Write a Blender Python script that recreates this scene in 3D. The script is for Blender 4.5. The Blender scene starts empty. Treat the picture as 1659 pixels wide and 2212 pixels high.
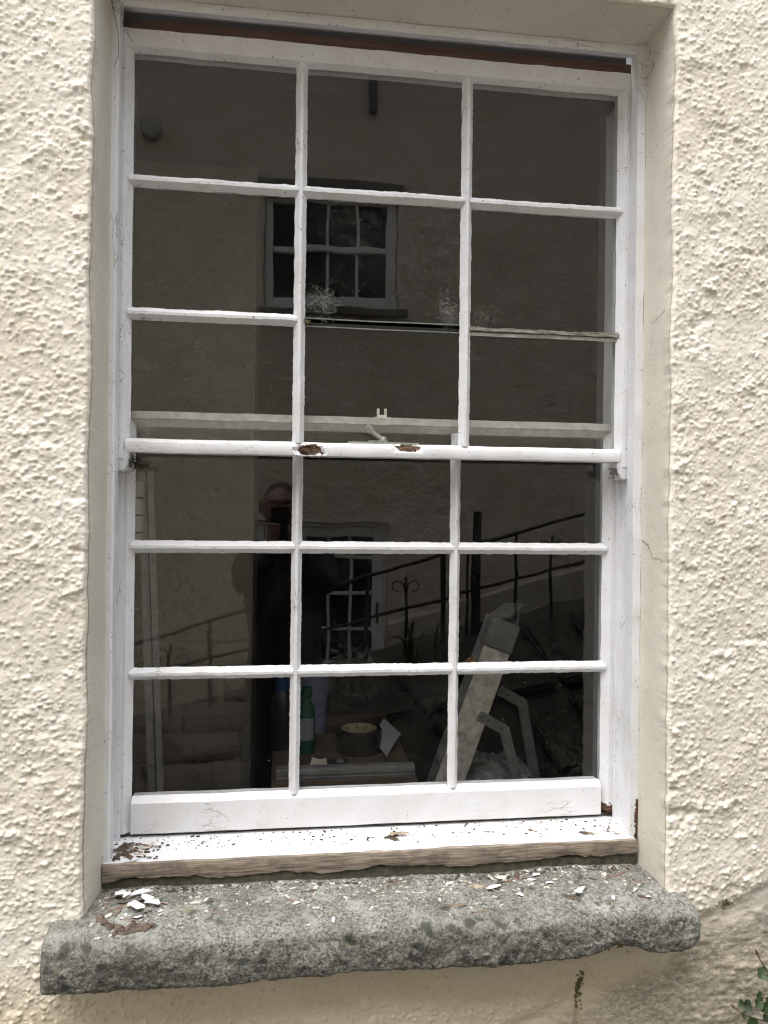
import bpy, bmesh, math, random
import numpy as np
from mathutils import Vector, Matrix

scene = bpy.context.scene
COL = scene.collection
R = math.radians

# ------------------------------------------------------------------ camera
cam_d = bpy.data.cameras.new('camera')
cam = bpy.data.objects.new('camera', cam_d)
COL.objects.link(cam)
scene.camera = cam
yaw, pitch, roll = 0.132, 0.0011, 0.0114
CAM = Vector((-0.1777, -1.3653, 0.0079))
fw = Vector((math.sin(yaw) * math.cos(pitch), math.cos(yaw) * math.cos(pitch), math.sin(pitch)))
rt = Vector((math.cos(yaw), -math.sin(yaw), 0))
up = rt.cross(fw)
c_, s_ = math.cos(roll), math.sin(roll)
rt2 = rt * c_ + up * s_
up2 = up * c_ - rt * s_
m = Matrix((rt2, up2, -fw)).transposed().to_4x4()
m.translation = CAM
cam.matrix_world = m
cam_d.sensor_fit = 'HORIZONTAL'
cam_d.sensor_width = 36.0
cam_d.lens = 36.0 * 1633.85 / 1659.0
cam_d.clip_start = 0.02
cam_d.clip_end = 200

# ------------------------------------------------------------------ sky, sun, exposure
SUN_EL, SUN_AZ = R(74), R(232)          # azimuth clockwise from +Y
world = bpy.data.worlds.new('World')
scene.world = world
world.use_nodes = True
wn, wl = world.node_tree.nodes, world.node_tree.links
bg = wn['Background']
sky = wn.new('ShaderNodeTexSky')
sky.sky_type = 'NISHITA'
sky.sun_disc = False
sky.sun_elevation = SUN_EL
sky.sun_rotation = SUN_AZ
sky.dust_density = 4.0
sky.air_density = 1.2
sky.ozone_density = 1.0
hs = wn.new('ShaderNodeHueSaturation')
hs.inputs['Saturation'].default_value = 0.42     # overcast: the blue is mostly washed out
wl.new(sky.outputs[0], hs.inputs['Color'])
wl.new(hs.outputs[0], bg.inputs['Color'])
bg.inputs['Strength'].default_value = 0.15
sun_d = bpy.data.lights.new('sun', 'SUN')
sun = bpy.data.objects.new('sun', sun_d)
COL.objects.link(sun)
sun_d.energy = 1.5
sun_d.angle = R(65)
sun_d.color = (1.0, 0.985, 0.96)
sdir = Vector((math.sin(SUN_AZ) * math.cos(SUN_EL), math.cos(SUN_AZ) * math.cos(SUN_EL), math.sin(SUN_EL)))
sun.rotation_euler = sdir.to_track_quat('Z', 'Y').to_euler()
sun.location = (0, -2, 8)
vs = scene.view_settings
vs.view_transform = 'Standard'
vs.look = 'None'
vs.gamma = 1
vs.use_curve_mapping = False
vs.exposure = 1.33
scene.cycles.use_denoising = True
scene.cycles.use_adaptive_sampling = False
scene.cycles.filter_width = 1.2
scene.cycles.sample_clamp_indirect = 4.0
scene.cycles.max_bounces = 10
scene.cycles.diffuse_bounces = 5
scene.cycles.transparent_max_bounces = 24

GROUND = -1.57
WALL_Y = -0.125

# ------------------------------------------------------------------ numpy noise
def _hash(ix, iy, iz, seed):
    n = (ix.astype(np.int64) * 374761393 + iy.astype(np.int64) * 668265263 + iz.astype(np.int64) * 2147483647 + seed * 974634721) & 0x7fffffff
    n = ((n ^ (n >> 13)) * 1274126177) & 0x7fffffff
    n = n ^ (n >> 16)
    return (n & 0xffff) / 65535.0

def vnoise(p, seed=0):
    p = np.asarray(p, float)
    f = np.floor(p); t = p - f; t = t * t * (3 - 2 * t)
    x, y, z = f[..., 0], f[..., 1], f[..., 2]
    r = 0
    for dx in (0, 1):
        for dy in (0, 1):
            for dz in (0, 1):
                w = (t[..., 0] if dx else 1 - t[..., 0]) * (t[..., 1] if dy else 1 - t[..., 1]) * (t[..., 2] if dz else 1 - t[..., 2])
                r = r + w * _hash(x + dx, y + dy, z + dz, seed)
    return r * 2 - 1

def fbm(p, seed=0, oct=4, gain=0.5):
    p = np.asarray(p, float); a, s, r = 1.0, 0.0, 0
    for i in range(oct):
        r = r + a * vnoise(p * (2.03 ** i) + 17.3 * i, seed + i); s += a; a *= gain
    return r / s

# ------------------------------------------------------------------ materials
def new_mat(name):
    mt = bpy.data.materials.new(name)
    mt.use_nodes = True
    n, l = mt.node_tree.nodes, mt.node_tree.links
    return mt, n, l, n['Principled BSDF']

def N(n, typ, **kw):
    nd = n.new(typ)
    for k, v in kw.items():
        if k in nd.inputs: nd.inputs[k].default_value = v
        else: setattr(nd, k, v)
    return nd

def coords(n, l, scale=(1, 1, 1), kind='Object'):
    tc = n.new('ShaderNodeTexCoord')
    mp = n.new('ShaderNodeMapping')
    mp.inputs['Scale'].default_value = scale
    l.new(tc.outputs[kind], mp.inputs['Vector'])
    return mp.outputs[0]

def noise(n, l, vec, scale, detail=4, rough=0.55):
    t = N(n, 'ShaderNodeTexNoise', Scale=scale, Detail=detail, Roughness=rough)
    l.new(vec, t.inputs['Vector'])
    return t.outputs['Fac']

def ramp(n, l, src, a, b, ca=(0, 0, 0, 1), cb=(1, 1, 1, 1)):
    r = n.new('ShaderNodeValToRGB')
    r.color_ramp.elements[0].position = a; r.color_ramp.elements[1].position = b
    r.color_ramp.elements[0].color = ca; r.color_ramp.elements[1].color = cb
    l.new(src, r.inputs[0])
    return r.outputs[0]

def mixc(n, l, fac, a, b):
    x = n.new('ShaderNodeMix'); x.data_type = 'RGBA'
    if isinstance(fac, (int, float)): x.inputs[0].default_value = fac
    else: l.new(fac, x.inputs[0])
    for i, v in ((6, a), (7, b)):
        if isinstance(v, tuple): x.inputs[i].default_value = (*v[:3], 1)
        else: l.new(v, x.inputs[i])
    return x.outputs[2]

def math_(n, l, op, a, b=None, clamp=False):
    x = n.new('ShaderNodeMath'); x.operation = op; x.use_clamp = clamp
    for i, v in ((0, a), (1, b)):
        if v is None: continue
        if isinstance(v, (int, float)): x.inputs[i].default_value = v
        else: l.new(v, x.inputs[i])
    return x.outputs[0]

def bump(n, l, h, bsdf, strength=0.3, dist=0.001, prev=None):
    b = N(n, 'ShaderNodeBump', Strength=strength, Distance=dist)
    l.new(h, b.inputs['Height'])
    if prev is not None: l.new(prev, b.inputs['Normal'])
    if bsdf is not None: l.new(b.outputs[0], bsdf.inputs['Normal'])
    return b.outputs[0]

def plain(name, col, rough=0.6, metal=0.0, vary=0.25, scale=60, bs=0.15):
    mt, n, l, b = new_mat(name)
    v = coords(n, l)
    f = noise(n, l, v, scale)
    dark = tuple(x * (1 - vary) for x in col); lite = tuple(min(1, x * (1 + vary * .6)) for x in col)
    l.new(mixc(n, l, ramp(n, l, f, .3, .7), dark, lite), b.inputs['Base Color'])
    b.inputs['Roughness'].default_value = rough
    b.inputs['Metallic'].default_value = metal
    bump(n, l, noise(n, l, v, scale * 5), b, bs, 0.001)
    return mt

def render_mat(name, c1, c2, specks=True, gritty=0.35, stain=True, coarse=0.0):
    """painted roughcast / plaster"""
    mt, n, l, b = new_mat(name)
    v = coords(n, l)
    col = mixc(n, l, ramp(n, l, noise(n, l, v, 6, 6), .35, .68), c1, c2)
    if stain:
        g = ramp(n, l, noise(n, l, v, 2.3, 5, .6), .55, .80)
        col = mixc(n, l, math_(n, l, 'MULTIPLY', g, .25), col, (.46, .40, .29))
        g2 = ramp(n, l, noise(n, l, v, 46, 5, .7), .58, .72)
        col = mixc(n, l, math_(n, l, 'MULTIPLY', g2, .42), col, (.50, .38, .21))
    if specks:
        sp = ramp(n, l, noise(n, l, v, 230, 2, .5), .63, .69)
        lump = ramp(n, l, noise(n, l, v, 22, 3), .45, .6)
        col = mixc(n, l, math_(n, l, 'MULTIPLY', math_(n, l, 'MULTIPLY', sp, lump), .75), col, (.20, .17, .12))
    l.new(col, b.inputs['Base Color'])
    b.inputs['Roughness'].default_value = .8
    p = bump(n, l, noise(n, l, v, 260, 4), None, gritty, .0016)
    if coarse: p = bump(n, l, noise(n, l, v, 34, 4, .6), None, .9, coarse, p)
    bump(n, l, noise(n, l, v, 55, 4), b, .25, .002, p)
    return mt

MAT = {}
CREAM1, CREAM2 = (.80, .755, .665), (.73, .675, .57)
MAT['render'] = render_mat('cream_roughcast', CREAM1, CREAM2)
MAT['reveal'] = render_mat('cream_plaster', (.70, .655, .56), (.61, .57, .48), gritty=.35, stain=False)
MAT['opp'] = render_mat('opposite_roughcast', (.83, .755, .635), (.74, .66, .53), coarse=.022)

def lower_wall_mat():
    """cream paint worn to grey, blotched stone below the roughcast edge"""
    mt = MAT['render'].copy(); mt.name = 'worn_masonry_paint'
    n, l = mt.node_tree.nodes, mt.node_tree.links
    b = n['Principled BSDF']
    src = b.inputs['Base Color'].links[0].from_socket
    v = coords(n, l)
    sep = n.new('ShaderNodeSeparateXYZ'); l.new(v, sep.inputs[0])
    zz = math_(n, l, 'ADD', sep.outputs[2], GROUND)          # object origin sits at the wall foot
    zl = math_(n, l, 'MULTIPLY', sep.outputs[0], .46)
    d = math_(n, l, 'SUBTRACT', zl, zz)          # 0.46x - z
    d = math_(n, l, 'ADD', d, math_(n, l, 'MULTIPLY', noise(n, l, v, 9, 4), .10))
    below = ramp(n, l, math_(n, l, 'SUBTRACT', d, 1.03), .0, .035)   # line z = .46x - .952
    # specific to the right part: fades towards the left
    rightm = ramp(n, l, math_(n, l, 'ADD', sep.outputs[0], math_(n, l, 'MULTIPLY', noise(n, l, v, 5, 3), .3)), .30, .62)
    grime = ramp(n, l, noise(n, l, coords(n, l, (1, 1, 1.8)), 95, 7, .8), .36, .60)
    g = math_(n, l, 'MULTIPLY', math_(n, l, 'MULTIPLY', below, grime), math_(n, l, 'ADD', math_(n, l, 'MULTIPLY', rightm, .62), .22))
    col = mixc(n, l, g, src, (.24, .225, .19))
    yel = ramp(n, l, math_(n, l, 'SUBTRACT', -0.0, zz), .66, .78)
    col = mixc(n, l, math_(n, l, 'MULTIPLY', yel, .50), col, (.66, .55, .34))
    green = ramp(n, l, noise(n, l, v, 14, 4), .66, .76)
    col = mixc(n, l, math_(n, l, 'MULTIPLY', math_(n, l, 'MULTIPLY', green, below), .6), col, (.17, .17, .05))
    l.new(mixc(n, l, g, col, (.24, .225, .19)), b.inputs['Base Color'])
    return mt
MAT['lower'] = lower_wall_mat()

def white_paint(name, base=(.78, .788, .812), worn=0.5, stretch=(1, 1, 1)):
    mt, n, l, b = new_mat(name)
    v = coords(n, l)
    vs_ = coords(n, l, stretch)
    col = mixc(n, l, ramp(n, l, noise(n, l, v, 14, 6), .35, .75), base, tuple(x * .9 for x in (base[0], base[1] * .985, base[2] * .95)))
    # craquelure of old gloss paint
    vo = N(n, 'ShaderNodeTexVoronoi', Scale=42.0); vo.feature = 'DISTANCE_TO_EDGE'
    ds = N(n, 'ShaderNodeTexNoise', Scale=60.0)
    l.new(vs_, ds.inputs['Vector'])
    add = n.new('ShaderNodeVectorMath'); add.operation = 'MULTIPLY_ADD'
    add.inputs[1].default_value = (.02, .02, .02)
    l.new(ds.outputs['Color'], add.inputs[0]); l.new(vs_, add.inputs[2])
    l.new(add.outputs[0], vo.inputs['Vector'])
    cr = ramp(n, l, vo.outputs['Distance'], .008, .030, (1, 1, 1, 1), (0, 0, 0, 1))
    cm = ramp(n, l, noise(n, l, v, 9, 3), .57, .68)
    crack = math_(n, l, 'MULTIPLY', cr, cm)
    col = mixc(n, l, math_(n, l, 'MULTIPLY', crack, .8), col, (.22, .20, .17))
    sp = ramp(n, l, noise(n, l, v, 190, 2, .4), .70, .735)
    col = mixc(n, l, math_(n, l, 'MULTIPLY', sp, .7), col, (.13, .11, .085))
    dirt = ramp(n, l, noise(n, l, v, 26, 6, .7), .58, .80)
    col = mixc(n, l, math_(n, l, 'MULTIPLY', dirt, .9 * worn), col, (.46, .42, .34))
    # wood bared by flaked paint where the mesh says so
    at = n.new('ShaderNodeAttribute'); at.attribute_name = 'bare'
    th = math_(n, l, 'ADD', at.outputs['Fac'], math_(n, l, 'MULTIPLY', math_(n, l, 'SUBTRACT', noise(n, l, v, 130, 4), .5), .9))
    bare = ramp(n, l, th, .48, .54)
    wood = mixc(n, l, ramp(n, l, noise(n, l, coords(n, l, (18, 60, 160)), 3, 6, .7), .4, .62), (.025, .012, .008), (.17, .09, .05))
    col = mixc(n, l, bare, col, wood)
    l.new(col, b.inputs['Base Color'])
    l.new(math_(n, l, 'ADD', math_(n, l, 'MULTIPLY', bare, .4), .38), b.inputs['Roughness'])
    p = bump(n, l, math_(n, l, 'MULTIPLY', crack, -1.0), None, .5, .0006)
    p = bump(n, l, noise(n, l, v, 120, 4), None, .16, .0012, p)
    bump(n, l, noise(n, l, coords(n, l, (8, 60, 60)), 6, 4), b, .12, .0012, p)
    return mt
MAT['white'] = white_paint('white_gloss_paint', stretch=(2.6, 1.4, .35))
MAT['whitex'] = white_paint('white_gloss_paint_rails', stretch=(.5, 1.4, 2.2))
MAT['white_grey'] = plain('greyer_white_paint', (.50, .49, .455), .5, vary=.25, scale=60)  # greyer white for the lower sash top rail and the trim board

def wood_mat(name, c1, c2, c3, stretch=(4, 40, 60), rough=.75, bs=.5):
    mt, n, l, b = new_mat(name)
    v = coords(n, l, stretch); vo = coords(n, l)
    col = mixc(n, l, ramp(n, l, noise(n, l, v, 2.5, 7, .65), .34, .64), c1, c2)
    col = mixc(n, l, ramp(n, l, noise(n, l, vo, 24, 6, .7), .50, .68), col, c3)
    l.new(col, b.inputs['Base Color'])
    b.inputs['Roughness'].default_value = rough
    p = bump(n, l, noise(n, l, v, 4, 6), None, bs, .002)
    bump(n, l, noise(n, l, vo, 180, 4), b, .3, .001, p)
    return mt
MAT['bare_wood'] = wood_mat('weathered_bare_wood', (.085, .065, .052), (.38, .32, .25), (.13, .10, .08), (7, 40, 120), .8, .2)
MAT['brown'] = wood_mat('brown_stained_wood', (.045, .019, .011), (.10, .045, .025), (.06, .026, .015), (3, 60, 70), .55, .2)
MAT['rot'] = wood_mat('rotten_wood', (.028, .019, .014), (.17, .122, .088), (.065, .042, .03), (14, 60, 90))
MAT['splinter'] = wood_mat('wood_splinter', (.10, .065, .045), (.32, .23, .16), (.07, .045, .03))
MAT['old_wood'] = wood_mat('grey_splintered_wood', (.035, .03, .024), (.34, .31, .26), (.10, .085, .065), (14, 60, 130))
MAT['bench'] = wood_mat('bench_wood', (.07, .048, .03), (.12, .085, .055), (.05, .034, .022), (3, 30, 30), .6, .2)

def stone_mat():
    mt, n, l, b = new_mat('grey_granite')
    v = coords(n, l)
    g = noise(n, l, v, 210, 4, .7)
    col = mixc(n, l, ramp(n, l, g, .34, .66), (.030, .029, .024), (.38, .375, .335))
    pale = ramp(n, l, noise(n, l, v, 34, 7, .78), .50, .60)
    col = mixc(n, l, math_(n, l, 'MULTIPLY', pale, .55), col, (.42, .435, .39))
    mid = ramp(n, l, noise(n, l, v, 11, 5, .6), .45, .62)
    col = mixc(n, l, math_(n, l, 'MULTIPLY', mid, .5), col, (.095, .09, .07))
    vo = N(n, 'ShaderNodeTexVoronoi', Scale=38.0)
    wv = N(n, 'ShaderNodeTexNoise', Scale=45.0); l.new(v, wv.inputs['Vector'])
    am = n.new('ShaderNodeVectorMath'); am.operation = 'MULTIPLY_ADD'; am.inputs[1].default_value = (.03, .03, .03)
    l.new(wv.outputs['Color'], am.inputs[0]); l.new(v, am.inputs[2]); l.new(am.outputs[0], vo.inputs['Vector'])
    sp = ramp(n, l, vo.outputs['Distance'], .22, .40, (1, 1, 1, 1), (0, 0, 0, 1))
    sm = ramp(n, l, noise(n, l, v, 9, 2), .50, .58)
    col = mixc(n, l, math_(n, l, 'MULTIPLY', math_(n, l, 'MULTIPLY', sp, sm), .85), col, (.045, .047, .038))
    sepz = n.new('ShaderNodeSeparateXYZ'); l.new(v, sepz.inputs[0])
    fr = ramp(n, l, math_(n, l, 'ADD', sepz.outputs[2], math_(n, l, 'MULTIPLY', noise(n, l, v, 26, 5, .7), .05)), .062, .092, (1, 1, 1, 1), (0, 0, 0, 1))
    front_mottle = ramp(n, l, noise(n, l, coords(n, l, (1, 1, 2.2)), 120, 6, .75), .38, .60)
    col = mixc(n, l, math_(n, l, 'MULTIPLY', math_(n, l, 'MULTIPLY', fr, front_mottle), .62), col, (.045, .042, .032))  # mottled darker tone mixed into the front face, below the top
    ye = ramp(n, l, noise(n, l, v, 17, 4), .68, .74)
    col = mixc(n, l, math_(n, l, 'MULTIPLY', ye, .45), col, (.26, .25, .09))
    l.new(col, b.inputs['Base Color'])
    b.inputs['Roughness'].default_value = .9
    p = bump(n, l, noise(n, l, v, 300, 3, .7), None, 1.0, .0035)
    bump(n, l, noise(n, l, v, 90, 4), b, .5, .003, p)
    return mt
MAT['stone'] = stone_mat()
MAT['mortar'] = plain('dark_mossy_mortar', (.085, .08, .055), .95, vary=.5, scale=90, bs=.8)

def glass_mat(name, dust=0.02, web=0.5, seed=0.0):
    """single old pane: clear, ~4 % mirror per face, faint dust film and specks"""
    mt, n, l, b = new_mat(name)
    n.remove(b)
    out = n['Material Output']
    v0 = coords(n, l)
    mp = n.new('ShaderNodeMapping'); mp.inputs['Location'].default_value = (seed, seed * .7, -seed)
    l.new(v0, mp.inputs[0]); v = mp.outputs[0]
    tr = n.new('ShaderNodeBsdfTransparent'); tr.inputs[0].default_value = (.98, .983, .98, 1)
    gl = n.new('ShaderNodeBsdfGlossy'); gl.inputs['Roughness'].default_value = 0.0
    wav = bump(n, l, noise(n, l, v, 5, 2), None, .09, .004)
    l.new(wav, gl.inputs['Normal'])
    lw = n.new('ShaderNodeLayerWeight'); lw.inputs['Blend'].default_value = .5
    f = math_(n, l, 'POWER', lw.outputs['Facing'], 5.0)
    f = math_(n, l, 'MULTIPLY_ADD', f, .955); f.node.inputs[2].default_value = .045
    mx = n.new('ShaderNodeMixShader')
    l.new(f, mx.inputs[0]); l.new(tr.outputs[0], mx.inputs[1]); l.new(gl.outputs[0], mx.inputs[2])
    di = n.new('ShaderNodeBsdfDiffuse'); di.inputs[0].default_value = (.62, .63, .58, 1)
    film = math_(n, l, 'MULTIPLY', ramp(n, l, noise(n, l, v, 6, 6, .65), .48, .85), dust * .5)
    specks = math_(n, l, 'MULTIPLY', ramp(n, l, noise(n, l, v, 330, 1, .3), .775, .795), .32)
    wisp = N(n, 'ShaderNodeTexNoise', Scale=34.0, Detail=7.0, Roughness=.75, Distortion=2.2); l.new(v, wisp.inputs['Vector'])
    wm = ramp(n, l, noise(n, l, v, 4.5, 3), .50, .72)
    wis = math_(n, l, 'MULTIPLY', math_(n, l, 'MULTIPLY', ramp(n, l, wisp.outputs['Fac'], .50, .70), wm), .055 * web)
    d = math_(n, l, 'ADD', math_(n, l, 'ADD', film, specks), wis, True)
    m2 = n.new('ShaderNodeMixShader')
    l.new(d, m2.inputs[0]); l.new(mx.outputs[0], m2.inputs[1]); l.new(di.outputs[0], m2.inputs[2])
    l.new(m2.outputs[0], out.inputs['Surface'])
    return mt
MAT['glass'] = [glass_mat('old_pane_%s' % w, d, wb, s) for w, d, wb, s in (('a', .016, .8, 0), ('b', .008, .35, 3.1), ('c', .02, 1.2, 7.7))]

MAT['dark_glass'] = plain('far_window_glass', (.012, .013, .013), .05, vary=.2, scale=3, bs=0)
MAT['opp_white'] = plain('far_white_paint', (.80, .80, .79), .5, vary=.15, scale=20)
MAT['iron'] = plain('black_ironwork', (.012, .012, .012), .55, vary=.4, scale=80)
MAT['slab'] = plain('damp_dark_slab', (.05, .043, .034), .9, vary=.5, scale=14, bs=.8)
MAT['lintel'] = plain('shadow_toned_lintel', (.20, .185, .16), .9, vary=.4, scale=14)  # recess shadow over the far window put into the colour; its sill shares it
MAT['yard'] = plain('damp_paving', (.12, .112, .10), .9, vary=.4, scale=9, bs=.7)
MAT['slate'] = plain('roof_slate', (.07, .075, .08), .7, vary=.4, scale=8)
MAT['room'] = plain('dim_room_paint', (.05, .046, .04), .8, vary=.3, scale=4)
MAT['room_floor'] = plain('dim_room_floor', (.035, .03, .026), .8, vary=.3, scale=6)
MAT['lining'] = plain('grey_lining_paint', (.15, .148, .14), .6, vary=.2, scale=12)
MAT['pier'] = render_mat('painted_pier', (.52, .47, .39), (.42, .375, .30), specks=False, gritty=.4, coarse=.012)
MAT['alu'] = plain('dull_aluminium', (.55, .53, .47), .5, .25, .45, 45)
MAT['alu_dark'] = plain('scuffed_aluminium', (.24, .245, .245), .5, .3, .3, 30)
MAT['cap'] = plain('grey_plastic', (.13, .135, .135), .55, vary=.3, scale=50)
MAT['black'] = plain('black_tape', (.012, .011, .010), .4, vary=.3, scale=40)
MAT['card'] = plain('tan_cardboard', (.42, .35, .25), .8, vary=.15, scale=60)
MAT['ink'] = plain('dark_ink', (.02, .018, .015), .7)
MAT['paper'] = plain('grey_white_paper', (.24, .25, .28), .8, vary=.1, scale=30)
MAT['green'] = plain('green_plastic', (.008, .075, .042), .35)
MAT['blue'] = plain('blue_plastic', (.018, .055, .17), .35)
MAT['navy'] = plain('dark_bottle', (.02, .022, .028), .3)
MAT['lavender'] = plain('pale_blue_plastic', (.22, .23, .34), .4)
MAT['brass'] = plain('tarnished_fitting', (.42, .42, .36), .45, .4, .3, 90)
MAT['web'] = plain('dusty_cobweb', (.40, .40, .36), .9, vary=.3, scale=200)
MAT['webdark'] = plain('dirt_and_web', (.04, .032, .025), .95, vary=.4, scale=200)
MAT['flake'] = plain('white_paint_flake', (.80, .81, .83), .45, vary=.10, scale=120)
MAT['flake2'] = plain('cream_paint_flake', (.66, .62, .53), .55, vary=.2, scale=120)
MAT['speck'] = plain('paint_crumbs', (.55, .52, .46), .8, vary=.5, scale=300)
MAT['grit'] = plain('dark_grit', (.07, .05, .035), .9, vary=.5, scale=300)
MAT['leaf'] = plain('green_leaf', (.030, .055, .018), .5, vary=.6, scale=60, bs=.4)
MAT['strap'] = plain('strap_leaf', (.045, .06, .025), .45, vary=.4, scale=20)
MAT['stem'] = plain('brown_stem', (.10, .05, .035), .8, vary=.3, scale=90)
MAT['moss'] = plain('moss', (.20, .19, .09), .95, vary=.5, scale=180, bs=1)
MAT['skin'] = plain('skin', (.21, .12, .095), .5, vary=.12, scale=30, bs=.05)
MAT['hair'] = plain('dark_hair', (.03, .024, .02), .7, vary=.4, scale=150)
MAT['jacket'] = plain('black_jacket', (.012, .012, .014), .8, vary=.3, scale=40)
MAT['trousers'] = plain('dark_trousers', (.02, .022, .03), .85, vary=.3, scale=40)
MAT['shoe'] = plain('dark_shoe', (.02, .016, .012), .5)
MAT['plinthband'] = render_mat('pale_plinth_band', (.62, .57, .47), (.50, .45, .36))

# ------------------------------------------------------------------ object helpers
def tag(o, label=None, cat=None, group=None, kind=None):
    if label: o['label'] = label
    if cat: o['category'] = cat
    if group: o['group'] = group
    if kind: o['kind'] = kind
    return o

def link(o, parent=None):
    COL.objects.link(o)
    if parent is not None: o.parent = parent
    return o

def empty(name, loc=(0, 0, 0), label=None, cat=None, group=None):
    o = bpy.data.objects.new(name, None)
    o.location = loc; o.empty_display_size = .05
    link(o)
    return tag(o, label, cat, group)

def mesh(name, V, F, mat, parent=None, smooth=True, sharp=38, loc=None, mats=None, fm=None):
    """V in world space (parents sit unrotated; their location is subtracted)"""
    me = bpy.data.meshes.new(name)
    off = Vector((0, 0, 0))
    if parent is not None:
        p = parent
        while p is not None: off += p.location; p = p.parent
    if loc is not None: off = off + Vector(loc) * 0
    V = np.asarray(V, float) - np.array(off)
    o_loc = Vector((0, 0, 0))
    if loc is not None:
        o_loc = Vector(loc) - off
        V = V - np.array(o_loc)
    me.from_pydata([tuple(v) for v in V], [], [tuple(f) for f in F])
    if mats:
        for q in mats: me.materials.append(MAT[q])
        if fm is not None: me.polygons.foreach_set('material_index', np.asarray(fm, np.int32))
    else:
        me.materials.append(MAT[mat] if isinstance(mat, str) else mat)
    if smooth:
        me.polygons.foreach_set('use_smooth', np.ones(len(me.polygons), bool))
        if sharp: me.set_sharp_from_angle(angle=R(sharp))
    me.update()
    o = bpy.data.objects.new(name, me)
    o.location = o_loc
    return link(o, parent)

def grid(name, P, mat, parent=None, flip=False, loc=None, smooth=True):
    P = np.asarray(P, float)
    a, b = P.shape[:2]
    me = bpy.data.meshes.new(name)
    off = np.zeros(3)
    if parent is not None:
        p = parent
        while p is not None: off += np.array(p.location); p = p.parent
    me.vertices.add(a * b)
    me.vertices.foreach_set('co', (P.reshape(-1, 3) - off).astype(np.float32).ravel())
    i = np.arange(a * b).reshape(a, b)
    q = np.stack([i[:-1, :-1], i[1:, :-1], i[1:, 1:], i[:-1, 1:]], -1).reshape(-1, 4)
    if flip: q = q[:, ::-1]
    nf = len(q)
    me.loops.add(nf * 4); me.polygons.add(nf)
    me.loops.foreach_set('vertex_index', q.astype(np.int32).ravel())
    me.polygons.foreach_set('loop_start', np.arange(0, nf * 4, 4, dtype=np.int32))
    me.update(calc_edges=True)
    if smooth: me.polygons.foreach_set('use_smooth', np.ones(nf, bool))
    me.materials.append(MAT[mat] if isinstance(mat, str) else mat)
    me.validate()
    o = bpy.data.objects.new(name, me)
    return link(o, parent)

def beam(name, axis, a, b, c, prof, mat, parent=None, amp=.0006, seg=.007, seed=0, bare=None, hook=None, fine=.0, freq=22.):
    """prof: list of (p, y) swept along x (p is z offset from c) or z (p is x offset from c)"""
    n = max(2, int(round((b - a) / seg)) + 1)
    s = np.linspace(a, b, n); k = len(prof)
    pr = np.array(prof, float)
    V = np.zeros((n, k, 3))
    if axis == 'x':
        V[..., 0] = s[:, None]; V[..., 1] = pr[None, :, 1]; V[..., 2] = c + pr[None, :, 0]
    else:
        V[..., 2] = s[:, None]; V[..., 1] = pr[None, :, 1]; V[..., 0] = c + pr[None, :, 0]
    if amp:
        q = V * freq
        dd = np.stack([fbm(q + 3.1, seed, 3), fbm(q + 9.7, seed + 5, 3), fbm(q + 15.2, seed + 9, 3)], -1) * amp * 2
        dd[0] *= .2; dd[-1] *= .2
        V = V + dd
        if fine: V = V + np.stack([fbm(V * 170 + 3, seed + 2, 2), fbm(V * 170 + 7, seed + 3, 2) * .5, fbm(V * 170 + 11, seed + 4, 2)], -1) * fine
    bv = bare(V) if bare else None
    if hook: V = hook(V)
    F = []
    for i in range(n - 1):
        for j in range(k):
            j2 = (j + 1) % k
            F.append((i * k + j, i * k + j2, (i + 1) * k + j2, (i + 1) * k + j))
    F.append(tuple(range(k))[::-1]); F.append(tuple((n - 1) * k + j for j in range(k)))
    area = 0.
    for j in range(k):
        x1, y1 = pr[j]; x2, y2 = pr[(j + 1) % k]; area += x1 * y2 - x2 * y1
    # consistent outward normals
    flip = (area > 0) if axis == 'x' else (area < 0)
    if flip: F = [f[::-1] for f in F]
    o = mesh(name, V.reshape(-1, 3), F, mat, parent, True, 26)
    if bv is not None:
        at = o.data.attributes.new('bare', 'FLOAT', 'POINT')
        at.data.foreach_set('value', np.asarray(bv, np.float32).ravel())
    return o

def box(name, x0, x1, y0, y1, z0, z1, mat, parent=None, bev=.002, smooth=False, loc=None):
    V = [(x, y, z) for x in (x0, x1) for y in (y0, y1) for z in (z0, z1)]
    F = [(0, 1, 3, 2), (4, 6, 7, 5), (0, 4, 5, 1), (2, 3, 7, 6), (0, 2, 6, 4), (1, 5, 7, 3)]
    if bev:
        bm = bmesh.new()
        vs_ = [bm.verts.new(v) for v in V]
        for f in F: bm.faces.new([vs_[i] for i in f])
        bmesh.ops.recalc_face_normals(bm, faces=bm.faces)
        bmesh.ops.bevel(bm, geom=bm.edges[:], offset=bev, segments=2, affect='EDGES', profile=.6)
        bm.verts.index_update()
        V = [tuple(v.co) for v in bm.verts]; F = [tuple(v.index for v in f.verts) for f in bm.faces]
        bm.free()
    return mesh(name, V, F, mat, parent, bool(bev), 40, loc)

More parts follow.
